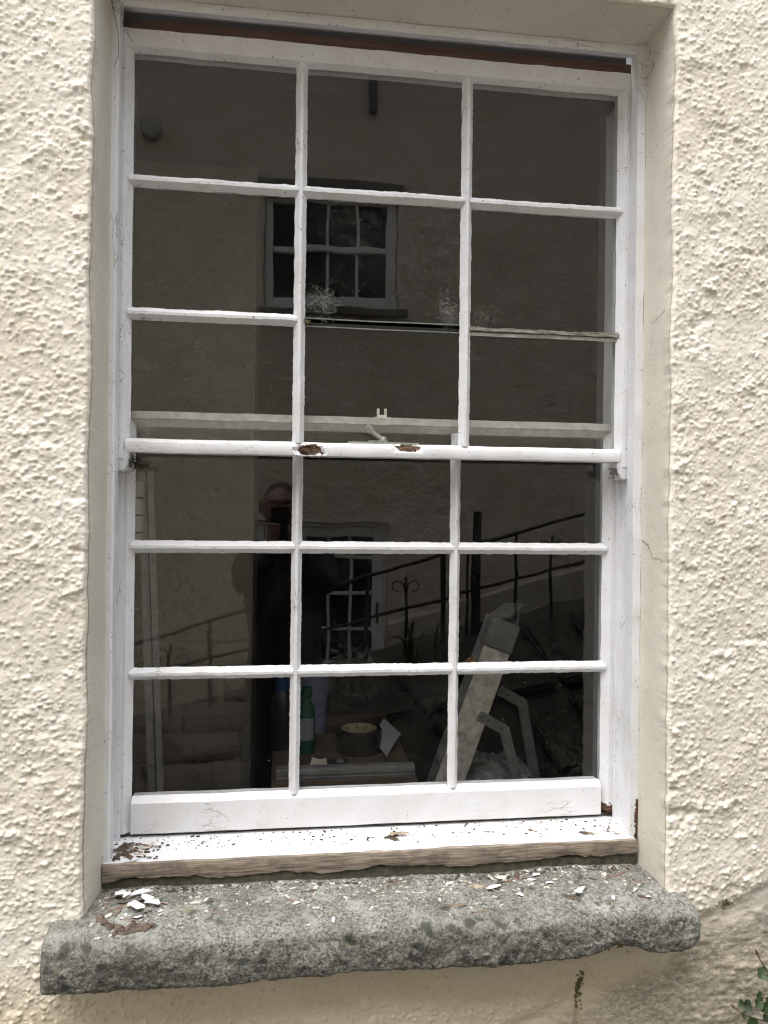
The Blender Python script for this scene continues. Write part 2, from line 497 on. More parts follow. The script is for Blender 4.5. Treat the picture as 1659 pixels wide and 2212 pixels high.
def bar(name, p0, p1, w, t, upv, mat, parent=None, bev=.0015, taper=1.0):
    """box section from p0 to p1: w along upv-perp side, t along the other"""
    p0, p1 = Vector(p0), Vector(p1)
    d = (p1 - p0).normalized()
    sd = d.cross(Vector(upv)).normalized(); u2 = sd.cross(d)
    V = []
    for p, k in ((p0, 1.), (p1, taper)):
        for a, b in ((-1, -1), (1, -1), (1, 1), (-1, 1)):
            V.append(tuple(p + sd * a * w / 2 * k + u2 * b * t / 2 * k))
    F = [(3, 2, 1, 0), (4, 5, 6, 7)] + [(i, (i + 1) % 4, 4 + (i + 1) % 4, 4 + i) for i in range(4)]
    bm = bmesh.new()
    vs_ = [bm.verts.new(v) for v in V]
    for f in F: bm.faces.new([vs_[i] for i in f])
    bmesh.ops.recalc_face_normals(bm, faces=bm.faces)
    if bev: bmesh.ops.bevel(bm, geom=bm.edges[:], offset=bev, segments=2, affect='EDGES')
    bm.verts.index_update()
    V = [tuple(v.co) for v in bm.verts]; F = [tuple(v.index for v in f.verts) for f in bm.faces]
    bm.free()
    return mesh(name, V, F, mat, parent, True, 40)

def tube_geo(path, r, k=8, r1=None):
    P = [Vector(p) for p in path]; n = len(P)
    V, F = [], []
    ref = Vector((.13, .9, .41))
    for i, p in enumerate(P):
        d = (P[min(i + 1, n - 1)] - P[max(i - 1, 0)]).normalized()
        if abs(d.dot(ref)) > .95: ref = Vector((.9, .1, .3))
        a = d.cross(ref).normalized(); b = d.cross(a)
        rr = r if r1 is None else r + (r1 - r) * i / (n - 1)
        for j in range(k):
            t = 2 * math.pi * j / k
            V.append(tuple(p + a * math.cos(t) * rr + b * math.sin(t) * rr))
    for i in range(n - 1):
        for j in range(k):
            j2 = (j + 1) % k
            F.append((i * k + j, i * k + j2, (i + 1) * k + j2, (i + 1) * k + j))
    F.append(tuple(range(k))[::-1]); F.append(tuple((n - 1) * k + j for j in range(k)))
    return V, F

def tube(name, path, r, mat, parent=None, k=8, r1=None):
    V, F = tube_geo(path, r, k, r1)
    return mesh(name, V, F, mat, parent, True, 50)

def lathe(name, cx, cy, prof, mat, parent=None, k=28, mats=None, pm=None):
    """prof: list of (r, z); closed ring of profile not required"""
    n = len(prof); V, F, fm = [], [], []
    for r, z in prof:
        for j in range(k):
            t = 2 * math.pi * j / k
            V.append((cx + r * math.cos(t), cy + r * math.sin(t), z))
    for i in range(n - 1):
        for j in range(k):
            j2 = (j + 1) % k
            F.append((i * k + j, i * k + j2, (i + 1) * k + j2, (i + 1) * k + j)); fm.append(pm[i] if pm else 0)
    return mesh(name, V, F, mat, parent, True, 40, mats=mats, fm=fm if mats else None)

rng = np.random.default_rng(7)
random.seed(11)

# =================================================================== HOUSE WALL (roughcast, real relief)
X0, X1, ZT, ZB = -.482, .488, .892, -.63         # opening in the wall
DX = .0019
gx0, gx1, gz0, gz1 = -.76, .84, -1.0, 1.04       # finely built field
nx, nz = int((gx1 - gx0) / DX) + 1, int((gz1 - gz0) / DX) + 1
gx = gx0 + DX * np.arange(nx); gz = gz0 + DX * np.arange(nz)
GX, GZ = np.meshgrid(gx, gz, indexing='ij')
P3 = np.stack([GX, GX * 0, GZ], -1)
LINE = .46 * GX - .952                                # the roughcast ends above this sloping line
soft = 1 / (1 + np.exp(-(GZ - LINE - .012 * fbm(P3 * 25, 60, 3)) / .006))     # 1 above, 0 below
under = np.clip((GZ + .70) / .03, 0, 1)               # less casting under the stone sill
rough = (.55 + .45 * under) * soft
H = .0045 * fbm(P3 * 4, 1, 3) + .0022 * fbm(P3 * 18, 2, 3)
patch = np.clip(.66 + 1.05 * fbm(P3 * 12, 3, 4), .12, 1.4)

def splat(Hm, count, rmin, rmax, hgt, keep):
    xs = rng.uniform(gx0, gx1, count); zs = rng.uniform(gz0, gz1, count)
    rr = rmin + (rmax - rmin) * rng.random(count) ** 2.2
    for x, z, r in zip(xs, zs, rr):
        if X0 + .012 < x < X1 - .012 and ZB < z < ZT - .012: continue
        ci, cj = int((x - gx0) / DX), int((z - gz0) / DX)
        if not (0 <= ci < nx and 0 <= cj < nz): continue
        if rng.random() > keep[ci, cj]: continue
        w = int(r / DX) + 2
        a0, a1, b0, b1 = max(0, ci - w), min(nx, ci + w + 1), max(0, cj - w), min(nz, cj + w + 1)
        ux = (GX[a0:a1, b0:b1] - x) / r; uz = (GZ[a0:a1, b0:b1] - z) / (r * rng.uniform(.75, 1.0))
        d2 = ux * ux + uz * uz
        # lumps sag a little: fuller at the lower edge
        hh = np.sqrt(np.clip(1 - d2, 0, 1)) * r * hgt * (1 - .12 * uz) * rng.uniform(.7, 1.2)
        Hm[a0:a1, b0:b1] = np.maximum(Hm[a0:a1, b0:b1], hh)
keep = np.clip(patch, 0, 1) * rough
S1 = np.zeros_like(H); splat(S1, 44000, .0020, .0046, .95, keep)
S2 = np.zeros_like(H); splat(S2, 1100, .006, .0135, .40, np.clip(patch - .30, 0, 1) * rough)
S3 = np.zeros_like(H); splat(S3, 70000, .0018, .0030, .90, np.clip(.15 + .55 * patch, 0, 1) * rough)
H = H + .72 * np.maximum(S1, S3) + .6 * S2
H += .0009 * fbm(P3 * 80, 5, 3) * (.35 + .65 * rough) + .0007 * fbm(P3 * 230, 6, 2) * (.4 + .6 * rough)
H += .004 * np.clip(fbm(P3 * np.array([22., 1, 30]), 9, 4) - .28, 0, 1) * 2.5 * rough * patch
H -= .003 * np.clip(fbm(P3 * 34, 8, 3) - .36, 0, 1) * 6 * rough * patch       # torn pits
H += .010 * soft - .006                                # the cast coat stands proud of the masonry below
# masonry below the line: shallow joints
jv = np.abs(GX - (.335 + .012 * fbm(P3 * 12, 30, 2)))
H -= .007 * np.exp(-(jv / .006) ** 2) * (1 - soft) * (GZ < -.745)
H += (.0035 * fbm(P3 * 11, 33, 4) + .0022 * fbm(P3 * np.array([60., 1, 110]), 34, 3)) * (1 - soft)

def hs_at(x, z):
    fi = np.clip((x - gx0) / DX, 0, nx - 1.001); fj = np.clip((z - gz0) / DX, 0, nz - 1.001)
    i, j = fi.astype(int), fj.astype(int); a, b = fi - i, fj - j
    return (H[i, j] * (1 - a) * (1 - b) + H[i + 1, j] * a * (1 - b) + H[i, j + 1] * (1 - a) * b + H[i + 1, j + 1] * a * b)

house = empty('house_wall', (0, 0, GROUND), 'cream roughcast house wall around the peeling sash window', 'wall')

def edge_wob(x, z):
    q = np.stack([x, x * 0, z], -1)
    return .0030 * fbm(q * 55, 44, 3) + .0035 * fbm(q * 9, 45, 2)

def wall_patch(name, xa, xb, za, zb, mat='render', step=DX):
    xs = np.linspace(xa, xb, max(2, int(round((xb - xa) / step)) + 1)); zs = np.linspace(za, zb, max(2, int(round((zb - za) / step)) + 1))
    A, B = np.meshgrid(xs, zs, indexing='ij')
    inside = (A > gx0) & (A < gx1) & (B > gz0) & (B < gz1)
    Q = np.stack([A, A * 0, B], -1)
    h = np.where(inside, hs_at(A, B), .0045 * fbm(Q * 4, 1, 3) + .0035 * fbm(Q * 22, 2, 4) + .006 * np.clip(fbm(Q * 60, 4, 3), -.1, 1) + .006)
    # rounded arris round the opening
    dx = np.maximum(np.maximum(X0 - A, A - X1), 0); dz = np.maximum(B - ZT, 0)
    d = np.where(B > ZB - .02, np.hypot(dx, dz), 9.)
    r = .007
    t = np.clip(1 - d / r, 0, 1)
    y = WALL_Y - h * np.clip(d / .004, .25, 1) + (1 - np.sqrt(np.clip(1 - t * t, 0, 1))) * r
    side = (A <= X0 + 1e-6) | (A >= X1 - 1e-6)
    A2 = A + np.where((d < .03) & side, edge_wob(np.where(A < 0, X0, X1), B) * np.clip(1 - d / .03, 0, 1), 0)
    return grid(name, np.stack([A2, y, B], -1), mat, house)

ZM = -.70
wall_patch('wall_face', gx0, X0, ZM, gz1)
wall_patch('wall_face', X1, gx1, -.60, gz1)
wall_patch('wall_face', X1, gx1, ZM, -.60, 'lower')
wall_patch('wall_face', X0, X1, ZT, gz1)
wall_patch('wall_face', X0, X1, ZM, ZB - .012)
wall_patch('wall_base', gx0, gx1, gz0, ZM, 'lower')
for xa, xb, za, zb in ((-4, gx0, GROUND - .4, 4.2), (gx1, 4.5, GROUND - .4, 4.2), (gx0, gx1, gz1, 4.2), (gx0, gx1, GROUND - .4, gz0)):
    wall_patch('wall_outer', xa, xb, za, zb, 'render', .02)

def reveal(name, side):
    """smooth painted cheek between wall face and window frame"""
    if side == 'top':
        s = np.linspace(X0, X1, 240); t = np.linspace(WALL_Y + .0015, -.012, 34)
        A, B = np.meshgrid(s, t, indexing='ij')
        Q = np.stack([A, B, A * 0 + 2], -1)
        z = ZT - .010 * (B - WALL_Y) / .12 + .0014 * fbm(Q * 14, 70, 4)
        return grid(name, np.stack([A, B, z], -1), 'reveal', house, flip=True)
    xo, xi = (X0, -.474) if side == 'left' else (X1, .4835)
    s = np.linspace(-.665, ZT, 700); t = np.linspace(WALL_Y + .0015, -.012, 40)
    A, B = np.meshgrid(s, t, indexing='ij')
    Q = np.stack([A * 0 + (1 if side == 'left' else 3), B, A], -1)
    u = (B - WALL_Y) / .12
    edge = np.clip(1 - u / .25, 0, 1)
    x = xo + (xi - xo) * u + .0018 * fbm(Q * 10, 71, 4) * (1 - edge) + edge_wob(A * 0 + xo, A) * edge + (.0006 if side == 'left' else -.0006)
    # foot of the render breaks off unevenly over the stone
    zb = A.copy()
    zb[0, :] = -.642 - .03 * (u[0] < .6) + .008 * fbm(Q[0] * 60, 72, 3)
    return grid(name, np.stack([x, B, zb], -1), 'reveal', house, flip=(side == 'right'))
reveal('reveal_cheek', 'left'); reveal('reveal_cheek', 'right'); reveal('reveal_soffit', 'top')

# hairline cracks in the right cheek and wall
def crack(pts, r=.00045):
    P = []
    for i in range(len(pts) - 1):
        a, b = Vector(pts[i]), Vector(pts[i + 1])
        for t in np.linspace(0, 1, 7)[:-1]:
            P.append(a.lerp(b, t) + Vector((0, random.uniform(-.002, .002), random.uniform(-.003, .003))))
    P.append(Vector(pts[-1]))
    return tube('crack', P, r, 'splinter', house, 5)
crack([(.4830, -.02, -.035), (.4842, -.055, -.045), (.4852, -.075, -.068), (.4868, -.108, -.072)])
crack([(.4836, -.06, .36), (.4845, -.085, .364), (.486, -.105, .372)], .00035)

# =================================================================== STONE SILL
def stone_sill():
    prof_t = np.linspace(0, 1, 90)
    xs = np.linspace(-.532, .530, 470)
    # control points of section (y, z) back-top -> arris -> front -> underside -> back
    ctl = [(-.015, -.639), (-.06, -.637), (-.11, -.637), (-.150, -.640), (-.176, -.6435), (-.186, -.647), (-.1915, -.653), (-.195, -.672), (-.197, -.692), (-.196, -.706), (-.191, -.711), (-.155, -.712), (-.10, -.712)]
    ctl = np.array(ctl)
    seg = np.r_[0, np.cumsum(np.hypot(*np.diff(ctl, axis=0).T))]; seg /= seg[-1]
    py, pz = np.interp(prof_t, seg, ctl[:, 0]), np.interp(prof_t, seg, ctl[:, 1])
    V = np.zeros((len(xs), len(prof_t), 3))
    topshift = np.interp(xs, [-.53, -.3, 0, .18, .36, .45, .55], [.004, .003, 0, -.003, .004, 0, -.008])
    botshift = np.interp(xs, [-.53, -.28, 0, .18, .29, .335, .365, .40, .44, .48, .52, .55], [-.001, -.003, -.001, 0, .002, .005, .017, .010, -.003, -.002, .010, .022])
    V[..., 0] = xs[:, None]; V[..., 1] = py[None]; V[..., 2] = pz[None]
    low = np.clip((-.655 - pz) / .045, 0, 1)[None]
    V[..., 2] += topshift[:, None] * (1 - low) + botshift[:, None] * low
    V[..., 1] += (.010 * fbm(np.stack([xs, xs * 0, xs * 0], -1) * 7, 80, 3))[:, None] * np.clip((-.12 - py) / .05, 0, 1)[None]
    # round the ends
    for end, sgn, L in ((-.532, 1, .012), (.530, -1, .034)):
        d = (V[:, :, 0] - end) * sgn
        t = np.clip(1 - d / L, 0, 1)
        k = 1 - np.sqrt(np.clip(1 - t * t, 0, 1))
        zc, yc = -.682, -.10
        amt = .42 if sgn < 0 else .22
        V[..., 2] += (zc - V[..., 2]) * k * amt
        V[..., 1] += (yc - V[..., 1]) * k * (.35 if sgn > 0 else .45) * (V[..., 1] < -.1)
    front = np.clip((-.645 - V[..., 2]) / .02, .25, 1)
    nrm = np.stack([V[..., 0] * 0, -front, .6 * (1 - front)], -1)
    n1 = .0050 * fbm(V * 20, 81, 4) + .0024 * fbm(V * 80, 82, 3) + .0030 * fbm(V * 260, 83, 2)
    V += nrm * n1[..., None]
    V[..., 2] += (.0030 * fbm(V * 14, 84, 3) + .0012 * fbm(V * 110, 85, 2)) * (1 - low * .5)
    V[..., 2] += low * .0045 * fbm(V * 30, 86, 3)
    return V
SV = stone_sill()
sill = empty('stone_sill', (0, -.1, -.712), 'thick lichened grey granite sill projecting below the window', 'window sill')
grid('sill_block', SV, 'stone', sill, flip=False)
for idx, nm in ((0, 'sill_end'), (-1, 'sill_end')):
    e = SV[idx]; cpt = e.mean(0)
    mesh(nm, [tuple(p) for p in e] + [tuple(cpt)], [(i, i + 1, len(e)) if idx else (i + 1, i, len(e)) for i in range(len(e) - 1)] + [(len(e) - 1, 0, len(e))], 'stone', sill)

def stone_top(x, y):
    i = int(np.clip((x + .532) / (1.062) * (SV.shape[0] - 1), 0, SV.shape[0] - 1))
    row = SV[i]; k = 58
    ys = row[:k, 1]; zs = row[:k, 2]
    o = np.argsort(ys)
    return float(np.interp(y, ys[o], zs[o]))

# =================================================================== SASH WINDOW
win = empty('sash_window', (0, .05, -.63), 'peeling white three-over-three sash window with rotted meeting rail', 'window')
WX0, WX1 = -.4705, .474
# outer linings
def lining_bare(V):
    z = V[..., 2]
    return np.clip((-.50 - z) / .06, 0, 1) * .9
lp = [(-.008, -.030), (.004, -.031), (.0075, -.027), (.0075, -.002), (-.008, -.002)]
beam('outer_lining', 'z', -.618, .886, -.4715, lp, 'white', win, .0007, .006, 3, bare=lambda V: np.clip((-.53 - V[..., 2]) / .03, 0, 1) * .62 * (V[..., 0] < -.474))
lpr = [(-.0075, -.030), (.008, -.030), (.008, -.002), (-.0075, -.002), (-.0085, -.016)]
beam('outer_lining', 'z', -.618, .886, .4755, lpr, 'white', win, .0007, .006, 4, bare=lambda V: np.clip((-.50 - V[..., 2]) / .03, 0, 1) * .85 * (V[..., 2] > -.60) * (V[..., 0] > .470))
beam('head_lining', 'x', -.464, .4675, .871, [(-.0045, -.030), (.0060, -.002), (.0125, -.002), (.0125, -.030), (.004, -.032)], 'whitex', win, .0006, .008, 5)
# pulley stiles and parting beads
for sx, x in ((1, -.4745), (-1, .4785)):
    beam('pulley_stile', 'z', -.60, .90, x, [(-.0035, -.0015), (-.0035, .125), (.0035, .125), (.0035, -.0015)], 'white', win, .0004, .02, 6)
    beam('parting_bead', 'z', -.596, .11, x + sx * .0075, [(-.0040, .0365), (-.0040, .0435), (.0040, .0435), (.0055, .040), (.0040, .0365)], 'white', win, .0005, .006, 7 + sx)
beam('head_board', 'x', -.4705, .4745, .8585, [(-.026, .010), (-.026, .034), (.0135, .034), (.0135, .010)], 'brown', win, .0007, .01, 9)
box('head_gap_shade', -.4705, .4745, .036, .12, .83, .8985, 'black', win, 0)  # solid black block standing in for the shadow in the head gap

BW = .0105      # half width of a bar at the glass
def bar_prof(w=BW, nose=.0024, depth=.0125, back=.030):
    return [(-nose, .0002), (nose, .0002), (w, depth), (w * .62, depth + .0045), (w * .5, back), (-w * .5, back), (-w * .62, depth + .0045), (-w, depth)]

def sash(name, y, z0, z1, cols, rows, glass_z, rails, seed):
    s = None
    sp = lambda prof: [(p, q + y) for p, q in prof]
    # the two stiles and the top rail are the body of the sash; bars, rails and panes hang on it
    return sp

def stile_prof(w, side, y, depth=.0125, back=.036):
    # side +1: putty towards +x
    p = [(0, 0), (w * .55, 0), (w, depth), (w * .82, depth + .004), (w * .82, back), (0, back)]
    return [(side * a, b + y) for a, b in p]

def pane(parent, x0, x1, z0, z1, y, mi, tilt=(0, 0)):
    t = .0028
    V = []
    cx, cz = (x0 + x1) / 2, (z0 + z1) / 2
    for yy in (y, y + t):
        for x, z in ((x0, z0), (x1, z0), (x1, z1), (x0, z1)):
            V.append((x, yy + (x - cx) * tilt[0] + (z - cz) * tilt[1], z))
    F = [(0, 1, 2, 3), (7, 6, 5, 4), (0, 4, 5, 1), (1, 5, 6, 2), (2, 6, 7, 3), (3, 7, 4, 0)]
    return mesh('pane', V, F, MAT['glass'][mi], parent, False)

def wob(prof, y): return [(p, q + y) for p, q in prof]

# ---- upper sash
XC = [-.1533, .1533]
GZU = [(.5878, .8137), (.3538, .5878), (.1277, .3538)]
up_s = beam('upper_sash', 'z', .098, .8485, WX0, stile_prof(.024, 1, 0), 'white', win, .0007, .006, 20)
beam('stile', 'z', .100, .8485, WX1, stile_prof(.026, -1, 0), 'white', up_s, .0007, .006, 21)
beam('top_rail', 'x', WX0 + .001, WX1 - .001, .8488, [(0, .0004), (-.031, .0004), (-.0375, .0125), (-.035, .0165), (-.035, .035), (0, .035)], 'whitex', up_s, .0008, .008, 22)

def rot_spots(V):
    x, z = V[..., 0], V[..., 2]
    w1 = .55 * fbm(V * np.array([120., 60, 190]), 92, 3)
    a = np.clip(1.22 - np.hypot((x + .131) / .023, (z - .119) / .011) + w1, 0, 1)
    b = np.clip(1.15 - np.hypot((x - .045) / .027, (z - .127) / .0075) + w1, 0, 1)
    return np.maximum(a, b)
def rot_hook(V):
    r = np.clip(rot_spots(V) * 2.2, 0, 1)
    front = (V[..., 1] < .013)
    V = V.copy()
    V[..., 1] += r * front * (.009 + .004 * fbm(V * 160, 90, 2))
    V[..., 2] += r * .004 * fbm(V * 140, 91, 2)
    return V
mr_prof = [(.0188, .0004), (.0150, -.0008), (.009, -.0010), (.004, -.0008), (.0005, .0002), (.0005, .036), (.0225, .036), (.0240, .0165), (.0255, .0125), (.0225, .006)]
beam('meeting_rail', 'x', WX0 + .018, WX1 - .019, .1088, mr_prof, 'whitex', up_s, .0006, .0022, 23, bare=lambda V: np.clip(rot_spots(V) * 2.2, 0, 1), hook=rot_hook)
for k, xc in enumerate(XC):
    # the upright bars lean a touch and stop at the lost cross bar's joint
    beam('glazing_bar', 'z', .132, .815, xc, bar_prof(), 'white', up_s, .0005, .005, 24 + k, fine=.0011)
def hbar(parent, x0, x1, z, y, seed, prof=None, mat='whitex'):
    return beam('glazing_bar', 'x', x0, x1, z, wob(prof or bar_prof(.0112), y), mat, parent, .0005, .005, seed, fine=.0012)
hbar(up_s, -.4525, XC[0] - .004, .5878, .0006, 30); hbar(up_s, XC[0] + .004, XC[1] - .004, .5876, .0006, 31); hbar(up_s, XC[1] + .004, .4545, .5870, .0006, 32)
hbar(up_s, -.4525, XC[0] - .004, .3538, .0006, 33)
# lost cross bar in the middle column; bared splintered bar in the right column
box('slit_shade_strip', XC[0] + .006, XC[1] - .006, .019, .030, .3465, .3530, 'black', up_s, .001)  # black strip standing in for the dark slit the lost bar left
def splint(V):
    V = V.copy()
    V[..., 2] += .0022 * fbm(V * 90, 95, 3)
    return V
beam('bare_bar', 'x', XC[1] + .004, .4545, .3515, [(-.0035, .006), (.0032, .0075), (.0045, .0125), (.003, .030), (-.003, .030), (-.0045, .0115)], 'old_wood', up_s, .0012, .003, 36, hook=splint)
beam('putty_strip', 'x', XC[1] + .008, .4500, .3435, [(-.0032, .0100), (.0032, .0095), (.0036, .0125), (-.0036, .0125)], plain('grey_putty', (.40, .40, .36), .8, vary=.3, scale=80), up_s, .0008, .004, 37)
for zz_ in (.3590, .3445):
    beam('chipped_pane_edge', 'x', XC[0] + .012, XC[1] - .012, zz_, [(-.0011, .0118), (.0011, .0118), (.0011, .0130), (-.0011, .0130)], plain('dusty_glass_edge', (.20, .215, .20), .5, vary=.4, scale=90), up_s, .0004, .004, 38)
for nm, x, dz in (('moss_tuft', XC[0] + .012, 0), ('moss_tuft', .4555, 0)):
    V, F = [], []
    for q in range(26):
        c0 = Vector((x + random.gauss(0, .003), .009 + random.uniform(-.002, .003), .352 + random.gauss(0, .003)))
        v, f = tube_geo([c0, c0 + Vector((random.gauss(0, .002), -.002, random.gauss(0, .0025)))], .0011, 5, .0004)
        F += [tuple(i + len(V) for i in ff) for ff in f]; V += v
    mesh(nm, V, F, 'moss', up_s)
# horns under the meeting rail
def horn(x, side, zt, parent):
    out = [(0, zt), (.0225, zt), (.0235, zt - .010), (.0205, zt - .018), (.0215, zt - .026), (.017, zt - .0345), (.0095, zt - .038), (.002, zt - .037), (0, zt - .030)]
    V, F = [], []
    n = len(out)
    for y in (.0006, .034):
        for a, z in out: V.append((x + side * a, y + (.003 if z < zt - .03 and y < .01 else 0), z))
    F.append(tuple(range(n)) if side < 0 else tuple(range(n))[::-1])
    F.append(tuple(range(n, 2 * n))[::-1] if side < 0 else tuple(range(n, 2 * n)))
    for i in range(n):
        j = (i + 1) % n
        F.append((i, i + n, j + n, j) if side < 0 else (i, j, j + n, i + n))
    bm = bmesh.new()
    vs_ = [bm.verts.new(v) for v in V]
    for f in F: bm.faces.new([vs_[i] for i in f])
    bmesh.ops.recalc_face_normals(bm, faces=bm.faces)
    bmesh.ops.bevel(bm, geom=bm.edges[:], offset=.0022, segments=2, affect='EDGES')
    bm.verts.index_update()
    V = [tuple(v.co) for v in bm.verts]; F = [tuple(v.index for v in f.verts) for f in bm.faces]; bm.free()
    return mesh('horn', V, F, 'white', parent, True, 50)
horn(WX0 + .001, 1, .113, up_s); horn(WX1 - .001, -1, .113, up_s)
xe = [-.452, XC[0] , XC[1], .4535]
tl = [(.0015, .001), (-.001, .0), (.0008, -.001), (0, .0015), (.0012, -.0008), (-.0006, .0006), (-.0014, .001), (.0006, -.0012), (0, .0005)]
for r_, (za, zb) in enumerate(GZU):
    for c in range(3):
        z_a, z_b = za, zb
        if c == 1 and r_ == 1: z_a = za + .0045
        if c == 1 and r_ == 2: z_b = zb - .0065
        if c == 2 and r_ == 2: z_b = zb - .002
        pane(up_s, xe[c] + (.0055 if c else 0), xe[c + 1] - (.0055 if c < 2 else 0), z_a + (.0012 if r_ < 2 else .002), z_b - .0012, .0132, (0, 1, 1, 0, 2, 1, 2, 1, 0)[r_ * 3 + c], tl[r_ * 3 + c])

# ---- lower sash
YL = .045
lo_s = beam('lower_sash', 'z', -.576, .184, WX0 - .0015, stile_prof(.027, 1, YL), 'white', win, .0006, .006, 40, bare=lambda V: np.clip((fbm(V * 14, 97, 2) - .25) * 3, 0, 1) * .48 * (V[..., 2] < -.2))
beam('stile', 'z', -.572, .184, WX1 + .0015, stile_prof(.030, -1, YL), 'white', lo_s, .0006, .006, 41, bare=lambda V: np.clip((-.545 - V[..., 2]) / .02, 0, 1) * .8)
beam('top_rail', 'x', -.4705, .4740, .160, [(0, YL + .0125), (.0125, YL + .0035), (.0135, YL - .003), (.0265, YL - .003), (.0265, YL + .036), (0, YL + .036)], 'white_grey', lo_s, .0005, .008, 42)
beam('bottom_rail', 'x', -.4445, .4440, -.5767, [(0, YL), (.046, YL - .0005), (.0545, YL + .0002), (.0650, YL + .0125), (.062, YL + .017), (.062, YL + .036), (0, YL + .036)], 'whitex', lo_s, .0006, .008, 43)
XL = [-.1525, .149]
for k, xc in enumerate(XL):
    beam('glazing_bar', 'z', -.515, .162, xc, wob(bar_prof(.0098), YL), 'white', lo_s, .0005, .005, 44 + k, fine=.0010)
xl = [-.4475, XL[0], XL[1], .4475]
for r_, z in enumerate((-.0585, -.2898)):
    for c in range(3):
        hbar(lo_s, xl[c] + (.004 if c else -.004), xl[c + 1] - (.004 if c < 2 else -.004), z, YL + .0006, 50 + r_ * 3 + c)
GZL = [(-.0585, .160), (-.2898, -.0585), (-.5120, -.2898)]
tl2 = [(.0004, 0), (0, .0006), (-.0005, 0), (.0006, .0004), (0, 0), (.0004, -.0005), (0, .0005), (.0005, 0), (-.0004, .0003)]
for r_, (za, zb) in enumerate(GZL):
    for c in range(3):
        pane(lo_s, xl[c] + (.0055 if c else -.001), xl[c + 1] - (.0055 if c < 2 else -.001), za + .0012, zb - .0012, YL + .0130, (0, 2, 1, 1, 2, 1, 1, 2, 0)[r_ * 3 + c], tl2[r_ * 3 + c])

# ---- timber sill under the lower sash
def nib(V):
    V = V.copy()
    t = V[..., 2] > -.60
    V[..., 1] += t * .0018 * fbm(V * 45, 101, 3)
    return V
beam('timber_sill', 'x', -.4735, .4765, -.590, [(0.0060, .090), (.0060, .034), (.0040, .030), (.0025, .022), (-.0005, -.024), (-.0015, -.0335), (-.012, -.0330), (-.02, .0), (-.02, .090)], 'whitex', win, .0007, .006, 60, bare=lambda V: np.clip(fbm(V * 16, 103, 3) * 1.2 + .02, 0, .5) * (V[..., 1] < -.02), hook=nib)
def fascia_hook(V):
    V = V.copy()
    low = V[..., 2] < -.61
    V[..., 2] += low * (.0085 * fbm(V * np.array([12., 0, 0]) + 4, 104, 4) + .0025 * fbm(V * np.array([90., 0, 0]), 105, 2))
    V[..., 1] += .0010 * fbm(V * np.array([30., 30, 60]), 106, 3)
    return V
beam('sill_nosing', 'x', -.4745, .4775, -.608, [(.0162, -.0355), (.0150, -.0385), (.010, -.0395), (.004, -.040), (-.004, -.0395), (-.0125, -.038), (-.0125, .03), (.0100, .03)], 'bare_wood', win, .0010, .0045, 61, hook=fascia_hook)
box('mortar_bed', -.476, .479, -.034, .09, -.655, -.6195, 'mortar', win, .002)
box('sill_gap', -.466, .47, .054, .09, -.5842, -.5765, 'mortar', win, 0)
# window board inside
box('window_board', -.478, .492, .092, .215, -.625, -.603, 'lining', win, .003)

# ---- fastener and keeper on the meeting rails
fast = empty('sash_fastener', (.004, .03, .134), 'tarnished lever sash fastener with fluted knob on the meeting rail', 'window latch')
box('base_plate', -.0615, .070, .020, .034, .1325, .1385, 'brass', fast, .0012)
box('pivot_plate', -.024, .012, .0205, .0345, .1387, .1412, 'brass', fast, .0008)
lathe('pivot_dome', .004, .028, [(.0001, .1500), (.004, .1495), (.0068, .147), (.0078, .143), (.0078, .1404)], 'brass', fast, 20)
tube('lever', [(.002, .028, .1455), (-.010, .028, .1525), (-.0195, .028, .1605)], .0042, 'brass', fast, 10)
def knob():
    V, F = [], []
    a, d = Vector((-.017, .028, .158)), Vector((-.82, 0, .57)).normalized()
    s1, s2 = Vector((0, 1, 0)), d.cross(Vector((0, 1, 0)))
    k = 24; rings = [(0, .0045), (.002, .0062), (.010, .0078), (.0135, .0080), (.0145, .0070), (.0145, .0001)]
    for h_, r in rings:
        for j in range(k):
            t = 2 * math.pi * j / k
            rr = r * (1 + (.06 if j % 2 else -.06) * (r > .006))
            V.append(tuple(a + d * h_ + (s1 * math.cos(t) + s2 * math.sin(t)) * rr))
    for i in range(len(rings) - 1):
        for j in range(k):
            F.append((i * k + j, i * k + (j + 1) % k, (i + 1) * k + (j + 1) % k, (i + 1) * k + j))
    return mesh('knob', V, F, 'brass', fast)
knob()
kp = empty('latch_keeper', (.006, .06, .187), 'pale two-pronged latch keeper on top of the lower sash rail', 'window latch')
box('keeper_plate', -.011, .022, .050, .068, .1868, .1884, 'flake2', kp, .0005)
box('keeper_web', -.0045, .0145, .056, .062, .1885, .1935, 'flake2', kp, .0008)
box('prong', -.0045, .0005, .0565, .0615, .1936, .2055, 'flake2', kp, .0012)
box('prong', .0095, .0145, .0565, .0615, .1936, .2055, 'flake2', kp, .0012)

# =================================================================== ROOM BEHIND THE WINDOW
def struct(o): o['kind'] = 'structure'; return o
RX0, RX1, RY1, RZ0, RZ1 = -2.2, 2.4, 5.2, GROUND, 1.15
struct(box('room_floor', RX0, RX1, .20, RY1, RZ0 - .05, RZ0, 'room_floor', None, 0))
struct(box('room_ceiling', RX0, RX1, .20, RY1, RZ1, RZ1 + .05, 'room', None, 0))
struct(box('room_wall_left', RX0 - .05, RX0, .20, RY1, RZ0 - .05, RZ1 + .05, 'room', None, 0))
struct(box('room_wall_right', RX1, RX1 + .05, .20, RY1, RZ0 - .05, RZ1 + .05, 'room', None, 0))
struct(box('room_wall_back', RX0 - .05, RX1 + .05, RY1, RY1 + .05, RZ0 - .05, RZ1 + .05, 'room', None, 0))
struct(box('room_wall_front', RX0 - .05, -.4785, .128, .20, RZ0 - .05, RZ1 + .05, 'lining', None, 0))
